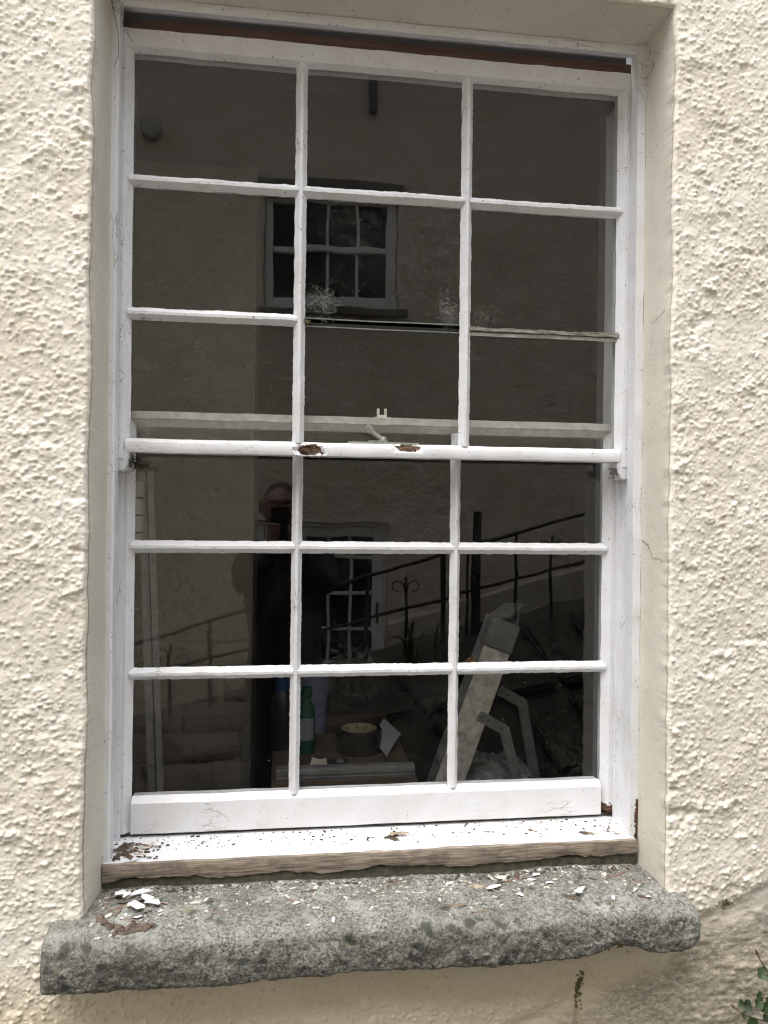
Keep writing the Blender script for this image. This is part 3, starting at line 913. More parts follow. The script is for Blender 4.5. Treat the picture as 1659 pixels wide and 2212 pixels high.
struct(box('room_wall_front', .4925, RX1 + .05, .128, .20, RZ0 - .05, RZ1 + .05, 'lining', None, 0))
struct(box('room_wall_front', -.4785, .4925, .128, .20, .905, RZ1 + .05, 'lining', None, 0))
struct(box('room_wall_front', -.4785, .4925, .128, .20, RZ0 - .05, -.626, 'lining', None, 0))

# painted masonry pier seen through the left panes
pier = empty('masonry_pier', (-.8, 1.3, GROUND), 'cream painted masonry pier inside the room behind the left panes', 'pier')
xs = np.linspace(-2.15, -.277, 240); zs = np.linspace(-.42, RZ1, 200)
A, B = np.meshgrid(xs, zs, indexing='ij'); Q = np.stack([A, A * 0, B], -1)
grid('plaster_face', np.stack([A, 1.20 + .006 * fbm(Q * 7, 120, 4) + .004 * fbm(Q * 45, 121, 3), B], -1), 'pier', pier)
box('pier_core', -2.15, -.279, 1.216, 1.70, GROUND, RZ1, 'pier', pier, 0)
def stone_block(x0, x1, z0, z1, seed):
    n1, n2 = max(3, int((x1 - x0) / .014)), max(3, int((z1 - z0) / .014))
    u = np.linspace(-1, 1, n1); w = np.linspace(-1, 1, n2)
    U, Wm = np.meshgrid(u, w, indexing='ij')
    e = np.clip(1 - np.maximum(np.abs(U) ** 7, np.abs(Wm) ** 5), 0, 1)
    Xb = (x0 + x1) / 2 + U * (x1 - x0) / 2; Zb = (z0 + z1) / 2 + Wm * (z1 - z0) / 2
    Qb = np.stack([Xb, Xb * 0, Zb], -1)
    Yb = 1.217 - e * (.016 + .004 * rng.random()) - .006 * fbm(Qb * 20, seed, 4)
    return grid('stone_block', np.stack([Xb + .006 * fbm(Qb * 12, seed + 3, 2), Yb, Zb + .007 * fbm(Qb * 9, seed + 4, 2)], -1), 'pier', pier)
z = -.42; row = 0
while z > -1.12:
    h_ = random.uniform(.085, .13); x = -1.15 + random.uniform(-.15, 0)
    while x < -.30:
        w_ = random.uniform(.14, .27)
        stone_block(x + .002, min(x + w_, -.277) - .002, z - h_ + .002, z - .002, 130 + row)
        x += w_; row += 1
    z -= h_
# trim board with grooves standing against the left jamb inside
tb = empty('leaning_trim_board', (-.48, .52, GROUND), 'narrow white grooved trim board standing behind the left panes', 'board')
bar('board', (-.435, .50, GROUND), (-.505, .50, .10), .036, .012, (0, 1, 0), 'white_grey', tb)
bar('groove_strip', (-.432, .492, GROUND), (-.502, .492, .10), .003, .004, (0, 1, 0), 'cap', tb, .0005)
# pale bricks showing at the left jamb inside
bk = empty('brick_quoin', (-.468, .167, -.052), 'short stack of pale bricks showing at the left edge inside', 'bricks')
for i, (za, zb) in enumerate(((.037, .069), (-.0005, .0325), (-.038, -.0045), (-.056, -.042))):
    box('brick', -.478, -.4525 + random.uniform(-.001, .001), .150, .185, za * .91, zb * .91, 'flake2', bk, .002)
bj = box('mortar_core', -.478, -.4545, .153, .183, -.052, .061, 'lining', bk, 0)

# =================================================================== BENCH AND THINGS ON IT
TZ = -.633
bench = empty('work_bench', (0, .73, GROUND), 'brown wooden bench standing inside below the middle panes', 'bench')
box('bench_top', -.200, .152, .44, 1.03, TZ - .030, TZ, 'bench', bench, .003)
for x in (-.17, .12):
    for y in (.48, .99):
        box('leg', x - .022, x + .022, y - .022, y + .022, GROUND, TZ - .0305, 'bench', bench, .003)
al = empty('aluminium_extrusion', (-.02, .455, TZ), 'length of grooved aluminium trim lying along the bench front', 'metal trim')
beam('extrusion', 'x', -.188, .146, TZ + .0005, [(0, .446), (.007, .444), (.008, .4475), (.013, .4475), (.014, .445), (.021, .446), (.022, .4495), (.026, .4505), (.028, .454), (.028, .474), (0, .474)], 'alu_dark', al, 0, .1, 0)
tape = empty('tape_roll', (.030, .665, TZ), 'roll of black tape with printed tan cardboard core on the bench', 'tape roll')
rO, rI, hh = .0625, .047, .060
lathe('tape_body', .030, .665, [(rI + .002, TZ + .001), (rO, TZ + .001), (rO, TZ + hh - .002), (rO - .002, TZ + hh), (rI + .002, TZ + hh)], 'black', tape, 40)
lathe('cardboard_core', .030, .665, [(rI + .0018, TZ + hh + .001), (rI, TZ + hh + .0012), (rI, TZ + .001)], 'card', tape, 40)
def on_core(ang, z): return Vector((.030 + math.cos(ang) * (rI - .0006), .665 + math.sin(ang) * (rI - .0006), z))
def mark(pts, r=.0007): return tube('printed_mark', pts, r, 'ink', tape, 5)
zc = TZ + hh - .011
mark([on_core(R(100 - 14 * t), zc + .000) for t in np.linspace(0, 1, 6)])
mark([on_core(R(91), zc + .004), on_core(R(85), zc), on_core(R(91), zc - .004)])
mark([on_core(R(62) + R(8) * math.cos(t), zc + .0065 * math.sin(t)) for t in np.linspace(0, 6.3, 22)])
mark([on_core(R(62 + 5), zc + .001), on_core(R(62 - 5), zc + .001)]); mark([on_core(R(62 + 4.4), zc - .002), on_core(R(62 - 4.4), zc - .002)])
mark([on_core(R(126) + R(5) * math.cos(t), zc + .0045 * math.sin(t)) for t in np.linspace(0, 6.3, 18)])
for q in range(9): mark([on_core(R(112 - q * 3.4), zc + .0075), on_core(R(112 - q * 3.4), zc + .0098)], .0006)

def bottle(name, x, y, r, h, mat, capm, label, cat, caph=.03, band=None):
    o = empty(name, (x, y, TZ), label, cat)
    lathe('body', x, y, [(.001, TZ), (r, TZ + .001), (r, TZ + h * .62), (r * .92, TZ + h * .70), (r * .5, TZ + h * .80), (r * .45, TZ + h - caph)], mat, o, 24)
    lathe('cap', x, y, [(r * .5, TZ + h - caph + .0006), (r * .62, TZ + h - caph + .001), (r * .62, TZ + h), (.001, TZ + h + .0005)], capm, o, 20)
    if band:
        V, F = [], []
        n = 16
        for i in range(n + 1):
            t = R(215 + 110 * i / n)
            for z in (TZ + h * .22, TZ + h * .55): V.append((x + math.cos(t) * (r + .0008), y + math.sin(t) * (r + .0008), z))
        for i in range(n): F.append((2 * i, 2 * i + 2, 2 * i + 3, 2 * i + 1))
        mesh('label_band', V, F, band, o)
    return o
bottle('spray_bottle', -.176, .70, .028, .205, 'navy', 'blue', 'dark bottle with blue cap on the bench', 'bottle', .05)
bottle('green_bottle', -.112, .66, .024, .175, 'green', 'green', 'green plastic bottle with white label on the bench', 'bottle', .03, 'paper')
jug = empty('plastic_tub', (-.085, .86, TZ), 'pale blue plastic tub at the back of the bench', 'tub')
lathe('tub_wall', -.085, .86, [(.001, TZ), (.040, TZ + .001), (.046, TZ + .165), (.048, TZ + .172), (.044, TZ + .170), (.042, TZ + .150)], 'lavender', jug, 28)
def sheet(name, pts, mat, label, cat, thick=.0008, curl=0.):
    o = empty(name, pts[0], label, cat)
    P = [Vector(p) for p in pts]
    n = 8
    top, V, F = [], [], []
    nr = (P[1] - P[0]).cross(P[3] - P[0]).normalized()
    for i in range(n + 1):
        for j in range(n + 1):
            u, w = i / n, j / n
            p = P[0] * (1 - u) * (1 - w) + P[1] * u * (1 - w) + P[2] * u * w + P[3] * (1 - u) * w
            V.append(tuple(p + nr * curl * (4 * u * (1 - u))))
    k = len(V)
    V += [tuple(Vector(v) - nr * thick) for v in V]
    for i in range(n):
        for j in range(n):
            a = i * (n + 1) + j
            F.append((a, a + n + 1, a + n + 2, a + 1)); F.append((a + k, a + 1 + k, a + n + 2 + k, a + n + 1 + k))
    mesh('sheet', V, F, mat, o)
    return o
sheet('paper_sheet', [(.098, .60, TZ + .001), (.145, .66, TZ + .042), (.105, .71, TZ + .072), (.068, .66, TZ + .030)], 'paper', 'pale grey sheet of paper leaning beside the tape roll', 'paper', curl=.006)
cd = sheet('printed_card', [(-.105, .545, TZ + .002), (-.062, .535, TZ + .002), (-.062, .575, TZ + .012), (-.098, .580, TZ + .014)], 'flake2', 'curled pale card with small dark print on the bench', 'card', curl=-.006)
for q in range(3): tube('printed_mark', [(-.092 + q * .008, .556 + q * .002, TZ + .0035), (-.088 + q * .008, .556 + q * .002, TZ + .0035)], .0007, 'ink', cd, 5)
tagl = empty('swing_tag', (-.035, .56, TZ), 'small dark tag with white sticker lying by the card', 'tag')
box('tag_body', -.062, -.006, .545, .585, TZ + .0005, TZ + .006, 'navy', tagl, .002)
box('sticker', -.036, -.018, .552, .572, TZ + .0062, TZ + .0068, 'paper', tagl, 0)

# =================================================================== STEPLADDER INSIDE
lad = empty('stepladder', (.2, .38, GROUND), 'paint-smeared aluminium stepladder leaning inside behind the right panes', 'ladder')
def L(x, y, z): return Vector((x, y, z))
dz = GROUND + .27
def along(p, q, z):
    t = (z - p.z) / (q.z - p.z); return p.lerp(q, t)
A0, A1 = L(.350, .40, -.272), L(.178, .375, -.730)
foot = along(A0, A1, GROUND + .012)
bar('front_stile', A0, foot, .068, .004, (0, 1, 0), 'alu', lad)
offs = Vector((.030, .030, -.002))
bar('stile_flange', A0 + Vector((.032, .014, .012)), foot + Vector((.032, .014, .012)), .004, .028, (0, 1, 0), 'alu_dark', lad)
bar('stile_flange', A0 + Vector((-.032, .014, -.012)), foot + Vector((-.032, .014, -.012)), .004, .028, (0, 1, 0), 'alu_dark', lad)
B0 = A0 + Vector((.052, .24, .0)); B1 = A1 + Vector((.052, .24, 0))
bar('rear_side_stile', B0, along(B0, B1, GROUND + .012), .060, .004, (0, 1, 0), 'alu_dark', lad)
# top cap: a plastic shoe on the stile and a ledge behind
d = (A0 - A1).normalized()
bar('top_cap', A0 - d * .050 + Vector((0, .014, 0)), A0 + d * .022 + Vector((0, .014, 0)), .074, .040, (0, 1, 0), 'cap', lad, .004)
bar('top_ledge', A0 + Vector((.005, .04, .030)), A0 + Vector((.090, .20, .036)), .055, .012, (0, 0, 1), 'cap', lad, .003)
bar('top_hinge', A0 + Vector((.028, .03, -.02)), A0 + Vector((.062, .12, .02)), .03, .02, (0, 0, 1), 'cap', lad, .003)
# hinge brackets and rear legs
def rear(p, q, legfoot, s):
    b_ = bar('bracket', p, q, .026, .0045, (0, 1, 0), 'alu_dark', lad, .002)
    for t in (.1, .35, .9):
        c = p.lerp(q, t) + Vector((0, -.003, 0))
        lathe_pts = [tuple(c + Vector((math.cos(a) * .0035, 0, math.sin(a) * .0035))) for a in np.linspace(0, 6.283, 9)[:-1]]
        V = lathe_pts + [tuple(Vector(v) + Vector((0, -.002, 0))) for v in lathe_pts]
        mesh('rivet', V, [tuple(range(8, 16))] + [(i, (i + 1) % 8, 8 + (i + 1) % 8, 8 + i) for i in range(8)], 'cap', lad, False)
    bar('rear_leg', q + Vector((0, .006, .004)), legfoot, .024, .016, (0, 1, 0), 'alu_dark', lad, .002)
rear(L(.286, .385, -.470), L(.352, .392, -.508), L(.640, .40, GROUND), 1)
rear(L(.356, .455, -.428), L(.418, .46, -.462), L(.660, .58, GROUND), 1)
bar('tread', L(.272, .395, -.640), L(.300, .60, -.640), .13, .018, (0, 0, 1), 'alu_dark', lad, .003)
# dust sheet rag draped on the tread
xs = np.linspace(.235, .440, 60); ys = np.linspace(.385, .60, 50)
A, B = np.meshgrid(xs, ys, indexing='ij'); Q = np.stack([A, B, A * 0], -1)
e = np.maximum(np.abs((A - .337) / .103), np.abs((B - .49) / .108))
Zr = -.615 + .022 * fbm(Q * 26, 150, 3) + .010 * fbm(Q * 70, 151, 2) - .035 * np.clip(e - .55, 0, 1)
rag = grid('dust_rag', np.stack([A, B, Zr], -1), 'alu_dark')
tag(rag, 'crumpled grey dust rag lying on the stepladder tread', 'rag')
lf = empty('dry_leaf', (.262, .393, -.345), 'single brown dry leaf caught beside the stepladder stile', 'leaf')
Vl = []
for i in range(9):
    t = i / 8; w = .013 * math.sin(math.pi * min(1, t * .96 + .02)) ** .7
    c = Vector((.245 + .030 * t, .392 - .004 * math.sin(3 * t), -.372 + .042 * t))
    Vl += [tuple(c + Vector((-w * .8, -.003, w * .6))), tuple(c), tuple(c + Vector((w * .8, -.004, -w * .6)))]
Fl = []
for i in range(8):
    for j in range(2): a = i * 3 + j; Fl.append((a, a + 3, a + 4, a + 1))
mesh('blade', Vl, Fl, wood_mat('dry_leaf_brown', (.16, .065, .03), (.30, .13, .06), (.2, .08, .04)), lf)

# =================================================================== YARD, BANK, OPPOSITE HOUSE (all mirrored in the panes)
xs = np.linspace(-30, 30, 121); ys = np.linspace(-34, .26, 139)
A, B = np.meshgrid(xs, ys, indexing='ij'); Q = np.stack([A, B, A * 0], -1)
gr = grid('yard_ground', np.stack([A, B, GROUND + .012 * fbm(Q * 1.3, 200, 3) - .012 - .03 * (B > -.2)], -1), 'yard'); struct(gr)
def zl_low(x): return -.60 + .25 * x
def bank_z(x): return zl_low(x) - .24
# raised bank under the railing
xs = np.linspace(-3.5, 4.5, 161); ts = np.linspace(0, 1, 24)
A, T = np.meshgrid(xs, ts, indexing='ij')
top = np.maximum(bank_z(A), GROUND + .06)
By = -1.72 - .62 * np.clip(T / .62, 0, 1) - .34 * np.clip((T - .62) / .38, 0, 1)
Bz = GROUND - .03 + (top - GROUND + .03) * np.clip(T / .62, 0, 1) ** .8
Q = np.stack([A, By, Bz], -1)
bank = grid('earth_bank', np.stack([A, By + .03 * fbm(Q * 5, 210, 3), Bz + .025 * fbm(Q * 6, 211, 4)], -1), 'slab'); struct(bank)
# sloping slabs laid on the bank
def slab(x0, x1, t0, t1, sk):
    def pt(x, t, lift):
        tp = max(bank_z(x), GROUND + .06)
        yy = -1.72 - .62 * min(t, 1.0)
        zz = GROUND - .03 + (tp - GROUND + .03) * min(t, 1.0) ** .8
        return Vector((x, yy - .0, zz)) + Vector((0, .55, .83)) * lift
    V = []
    for lift in (.0, .045):
        for x, t in ((x0, t0), (x1, t0), (x1 + sk, t1), (x0 + sk, t1)): V.append(tuple(pt(x, t, lift)))
    bm = bmesh.new(); vs_ = [bm.verts.new(v) for v in V]
    for f in ((3, 2, 1, 0), (4, 5, 6, 7), (0, 1, 5, 4), (1, 2, 6, 5), (2, 3, 7, 6), (3, 0, 4, 7)): bm.faces.new([vs_[i] for i in f])
    bmesh.ops.recalc_face_normals(bm, faces=bm.faces)
    bmesh.ops.bevel(bm, geom=bm.edges[:], offset=.012, segments=2, affect='EDGES'); bm.verts.index_update()
    V = [tuple(v.co) for v in bm.verts]; F = [tuple(v.index for v in f.verts) for f in bm.faces]; bm.free()
    return mesh('stone_slab', V, F, 'slab', bank)
x = -1.4
while x < 2.2:
    w_ = random.uniform(.26, .46)
    slab(x, x + w_ - .035, .30, .60, -.16); slab(x + .1, x + w_ + .06, .65, .97, -.16)
    x += w_

OY = -3.6
opp = empty('opposite_house', (0, OY - .2, -2.05), 'cream roughcast house across the yard, mirrored in the panes', 'house')
def opp_patch(x0, x1, z0, z1, step=.018):
    xs = np.linspace(x0, x1, max(2, int((x1 - x0) / step) + 1)); zs = np.linspace(z0, z1, max(2, int((z1 - z0) / step) + 1))
    A, B = np.meshgrid(xs, zs, indexing='ij'); Q = np.stack([A, A * 0, B], -1)
    return grid('wall', np.stack([A, OY + .012 * fbm(Q * 2, 220, 3) + .006 * fbm(Q * 16, 221, 3) + .0065 * fbm(Q * 42, 222, 3), B], -1), 'opp', opp, flip=True)
OW = (-.325, .566, 1.345, 2.085); OD = (-.36, .520, -2.05, -.06)
TOPZ = 3.35
opp_patch(-3.2, OD[0], -2.1, OW[2]); opp_patch(OD[1], 3.6, -2.1, OW[2]); opp_patch(OD[0], OD[1], OD[3], OW[2])
opp_patch(-3.2, OW[0], OW[2], TOPZ); opp_patch(OW[1], 3.6, OW[2], TOPZ); opp_patch(OW[0], OW[1], OW[3], TOPZ)
def opp_reveal(o4, d):
    x0, x1, z0, z1 = o4; y0, y1 = OY + .004, OY - d
    V = [(x0, y0, z0), (x1, y0, z0), (x1, y0, z1), (x0, y0, z1), (x0, y1, z0), (x1, y1, z0), (x1, y1, z1), (x0, y1, z1)]
    return mesh('reveal', V, [(0, 1, 5, 4), (1, 2, 6, 5), (2, 3, 7, 6), (3, 0, 4, 7)], 'opp', opp, False)
for xa_, xb_ in ((-6, -3.2), (3.6, 6)): opp_patch(xa_, xb_, -2.1, TOPZ, .1)
opp_reveal(OW, .13); opp_reveal(OD, .15)
# upper window
ow = box('window', OW[0] + .001, OW[1] - .001, OY - 0.125, OY - 0.070, OW[2] + .001, OW[3] - .001, 'dark_glass', opp, 0)
def ob(nm, x0, x1, z0, z1, y0, y1, par, mat='opp_white'): return box(nm, x0, x1, y0, y1, z0, z1, mat, par, .003)
fx0, fx1, fz0, fz1 = OW[0] + .004, OW[1] - .004, OW[2] + .004, OW[3] - .004
ob('frame', fx0, fx0 + .055, fz0, fz1, OY - 0.065, OY - 0.025, ow); ob('frame', fx1 - .070, fx1, fz0, fz1, OY - 0.065, OY - 0.025, ow)
ob('frame', fx0 + .056, fx1 - .071, fz1 - .022, fz1, OY - 0.065, OY - 0.027, ow); ob('frame', fx0 + .056, fx1 - .071, fz0, fz0 + .075, OY - 0.065, OY - 0.027, ow)
ob('meeting_rail', fx0 + .056, fx1 - .071, 1.727, 1.766, OY - 0.067, OY - 0.023, ow)
for xb in (-.095, .098, .300): ob('glazing_bar', xb - .010, xb + .010, fz0 + .076, 1.7265, OY - 0.065, OY - 0.045, ow); ob('glazing_bar', xb - .010, xb + .010, 1.7665, fz1 - .0225, OY - 0.065, OY - 0.045, ow)
ob('sill', -.36, .63, 1.30, 1.343, OY - .02, OY + .06, opp, 'lintel')
ob('lintel', -.35, .585, 2.088, 2.20, OY - .02, OY + .022, opp, 'lintel')
# glazed door
od = box('door', OD[0] + .001, OD[1] - .001, OY - 0.145, OY - 0.075, OD[2] + .001, OD[3] - .001, 'dark_glass', opp, 0)
dx0, dx1 = OD[0] + .055, OD[1] - .020
ob('door_frame', OD[0] + .003, dx0 - .002, OD[2], OD[3] - .004, OY - 0.073, OY - 0.025, od); ob('door_frame', dx1 + .001, OD[1] - .003, OD[2], OD[3] - .004, OY - 0.073, OY - 0.025, od)
ob('door_frame', dx0, dx1, OD[3] - .030, OD[3] - .004, OY - 0.073, OY - 0.025, od)
ob('stile', dx1 - .075, dx1 - .001, OD[2] + .01, OD[3] - .032, OY - 0.071, OY - 0.040, od); ob('stile', dx0 + .001, dx0 + .075, OD[2] + .01, OD[3] - .032, OY - 0.071, OY - 0.040, od)
zt = [-.092, -.155, -.290, -.535, -.777, -1.020, -1.26]
ob('rail', dx0 + .076, dx1 - .076, -.155, -.0925, OY - 0.071, OY - 0.042, od)
for z in zt[2:]: ob('glazing_bar', dx0 + .076, dx1 - .076, z - .012, z + .012, OY - 0.071, OY - 0.050, od)
for xb in (.281, .126, -.029): ob('glazing_bar', xb - .010, xb + .010, -1.25, -.156, OY - 0.071, OY - 0.052, od)
ob('lower_panel', dx0 + .076, dx1 - .076, OD[2] + .012, -1.274, OY - 0.071, OY - 0.050, od)
ob('latch_plate', .452, .470, -.74, -.60, OY - 0.039, OY - 0.030, od, 'iron')
# pale plinth band following the slope of the bank
xs = np.linspace(.53, 4.9, 90); 
V, F = [], []
for i, x in enumerate(xs):
    zt_ = -.735 + .27 * (x - .55); zb_ = zt_ - .26
    for y, z in ((OY + .008, zt_ + .02), (OY + .035, zt_), (OY + .038, zb_), (OY + .008, zb_)): V.append((x, y, z))
for i in range(len(xs) - 1):
    for j in range(3): a = i * 4 + j; F.append((a, a + 1, a + 5, a + 4))
mesh('plinth_band', V, F, 'plinthband', opp)
# roof slope and eaves
V = [(-6.3, OY + .25, TOPZ - .02), (6.3, OY + .25, TOPZ - .02), (6.3, OY - 3.2, TOPZ + 2.1), (-6.3, OY - 3.2, TOPZ + 2.1)]
V += [(x, y, z + .10) for x, y, z in V]
mesh('roof', V, [(3, 2, 1, 0), (4, 5, 6, 7), (0, 1, 5, 4), (1, 2, 6, 5), (2, 3, 7, 6), (3, 0, 4, 7)], 'slate', opp, False)
V = [(sx * 6, y, z) for sx in (-1, 1) for y, z in ((OY, -2.1), (OY - 6, -2.1), (OY - 6, TOPZ), (OY - 3.0, TOPZ + 1.9), (OY, TOPZ))]
mesh('gable', V, [(0, 1, 2, 3, 4), (9, 8, 7, 6, 5), (1, 6, 7, 2), (2, 7, 8, 3)], 'opp', opp, False)
# round lamp and a bracket box on the opposite wall
lamp = empty('bulkhead_lamp', (-1.03, OY, 2.44), 'round cream bulkhead lamp on the opposite wall', 'wall lamp')
V, F = [], []
k = 28
for y, r in ((OY + .004, .072), (OY + .055, .072), (OY + .068, .062), (OY + .070, .001)):
    for j in range(k): t = 2 * math.pi * j / k; V.append((-1.03 + r * math.cos(t), y, 2.44 + r * math.sin(t)))
for i in range(3):
    for j in range(k): F.append((i * k + j, (i + 1) * k + j, (i + 1) * k + (j + 1) % k, i * k + (j + 1) % k))
mesh('lamp_body', V, F, plain('lamp_cover', (.50, .47, .40), .5), lamp)
vt = empty('vent_pipe_box', (.372, OY, 2.78), 'narrow grey upright box fixed high on the opposite wall', 'pipe box')
box('box_body', .346, .398, OY + .008, OY + .05, 2.644, 2.905, 'cap', vt, .005)

# ---- iron railing on the bank
RY = -2.40
rail = empty('iron_railing', (0, RY, -.84), 'black wrought iron railing with scrolled finials climbing the bank', 'railing')
def rz(x): return -.394 + .288 * x
tube('handrail', [(x, RY, rz(x)) for x in np.linspace(-2.6, 3.2, 14)], .0100, 'iron', rail, 8)
tube('lower_rail', [(x, RY, zl_low(x)) for x in np.linspace(-2.6, 3.2, 14)], .0085, 'iron', rail, 8)
for x, w, tz in ((-.535, .010, None), (.255, .010, None), (.655, .014, None), (.735, .008, -.19), (.79, .008, None), (.835, .026, .02), (1.05, .009, None), (1.55, .010, None), (2.2, .012, None), (-1.4, .010, None), (-2.1, .012, None)):
    zt_ = rz(x) if tz is None else tz
    tube('baluster', [(x, RY, bank_z(x) - .05), (x, RY, zt_)], w, 'iron', rail, 8)
def finial(x, ztop):
    t = tube('finial_post', [(x, RY + .026, bank_z(x) - .06), (x, RY + .026, ztop - .085), (x, RY + .026, ztop)], .0085, 'iron', rail, 8)
    tube('spear_tip', [(x, RY + .026, ztop - .045), (x, RY + .026, ztop - .022), (x, RY + .026, ztop + .012)], .011, 'iron', rail, 8, .001)
    for sx in (-1, 1):
        P = []
        for q in range(22):
            a = q / 21
            if a < .25:
                P.append((x + sx * .010 * (a / .25), RY + .026, ztop - .10 + .055 * a / .25))
            else:
                b = (a - .25) / .75; th = math.pi - b * 1.55 * math.pi * 1.05; r = .034 * (1 - .35 * b)
                P.append((x + sx * (.044 + r * math.cos(th)), RY + .026, ztop - .050 + r * math.sin(th)))
        tube('scroll', P, .0042, 'iron', rail, 6, .0034)
finial(.452, -.320); finial(-.726, -.655); finial(1.232, -.105); finial(-1.75, -.95)
finial(2.0, .1)

# ---- strap leaved plant by the railing
sp = empty('strap_leaf_plant', (.47, -2.26, -.80), 'strap-leaved plant arching at the foot of the railing', 'plant')
def strap(p0, dirx, diry, h_, reach, w):
    V, F = [], []
    n = 12
    for i in range(n + 1):
        t = i / n
        c = Vector((p0[0] + dirx * reach * t ** 1.5, p0[1] + diry * reach * t ** 1.5, p0[2] + h_ * math.sin(t * 2.1) / math.sin(1.57)))
        ww = w * (1 - t ** 3) * .5 + .0006
        s_ = Vector((-diry, dirx, 0)) if abs(dirx) < .5 else Vector((.25, .9, .3))
        s_.normalize()
        V += [tuple(c - s_ * ww), tuple(c + Vector((0, 0, -.003))), tuple(c + s_ * ww)]
    for i in range(n):
        for j in range(2): a = i * 3 + j; F.append((a, a + 3, a + 4, a + 1))
    mesh('strap_leaf', V, F, 'strap', sp)
bz = -.80
for a in ((-.9, .3, .20, .16, .022), (-.6, .7, .26, .13, .02), (-.95, -.1, .13, .20, .022), (.3, .9, .27, .06, .024), (.7, .3, .23, .14, .026), (.2, -.6, .25, .1, .022), (-.3, .9, .2, .12, .02)):
    strap((.47 + random.uniform(-.02, .03), -2.26, bz), *a)
for a in ((.4, .5, .24, .10, .018), (.7, .4, .18, .12, .018)): strap((.58, -2.26, bz + .02), *a)

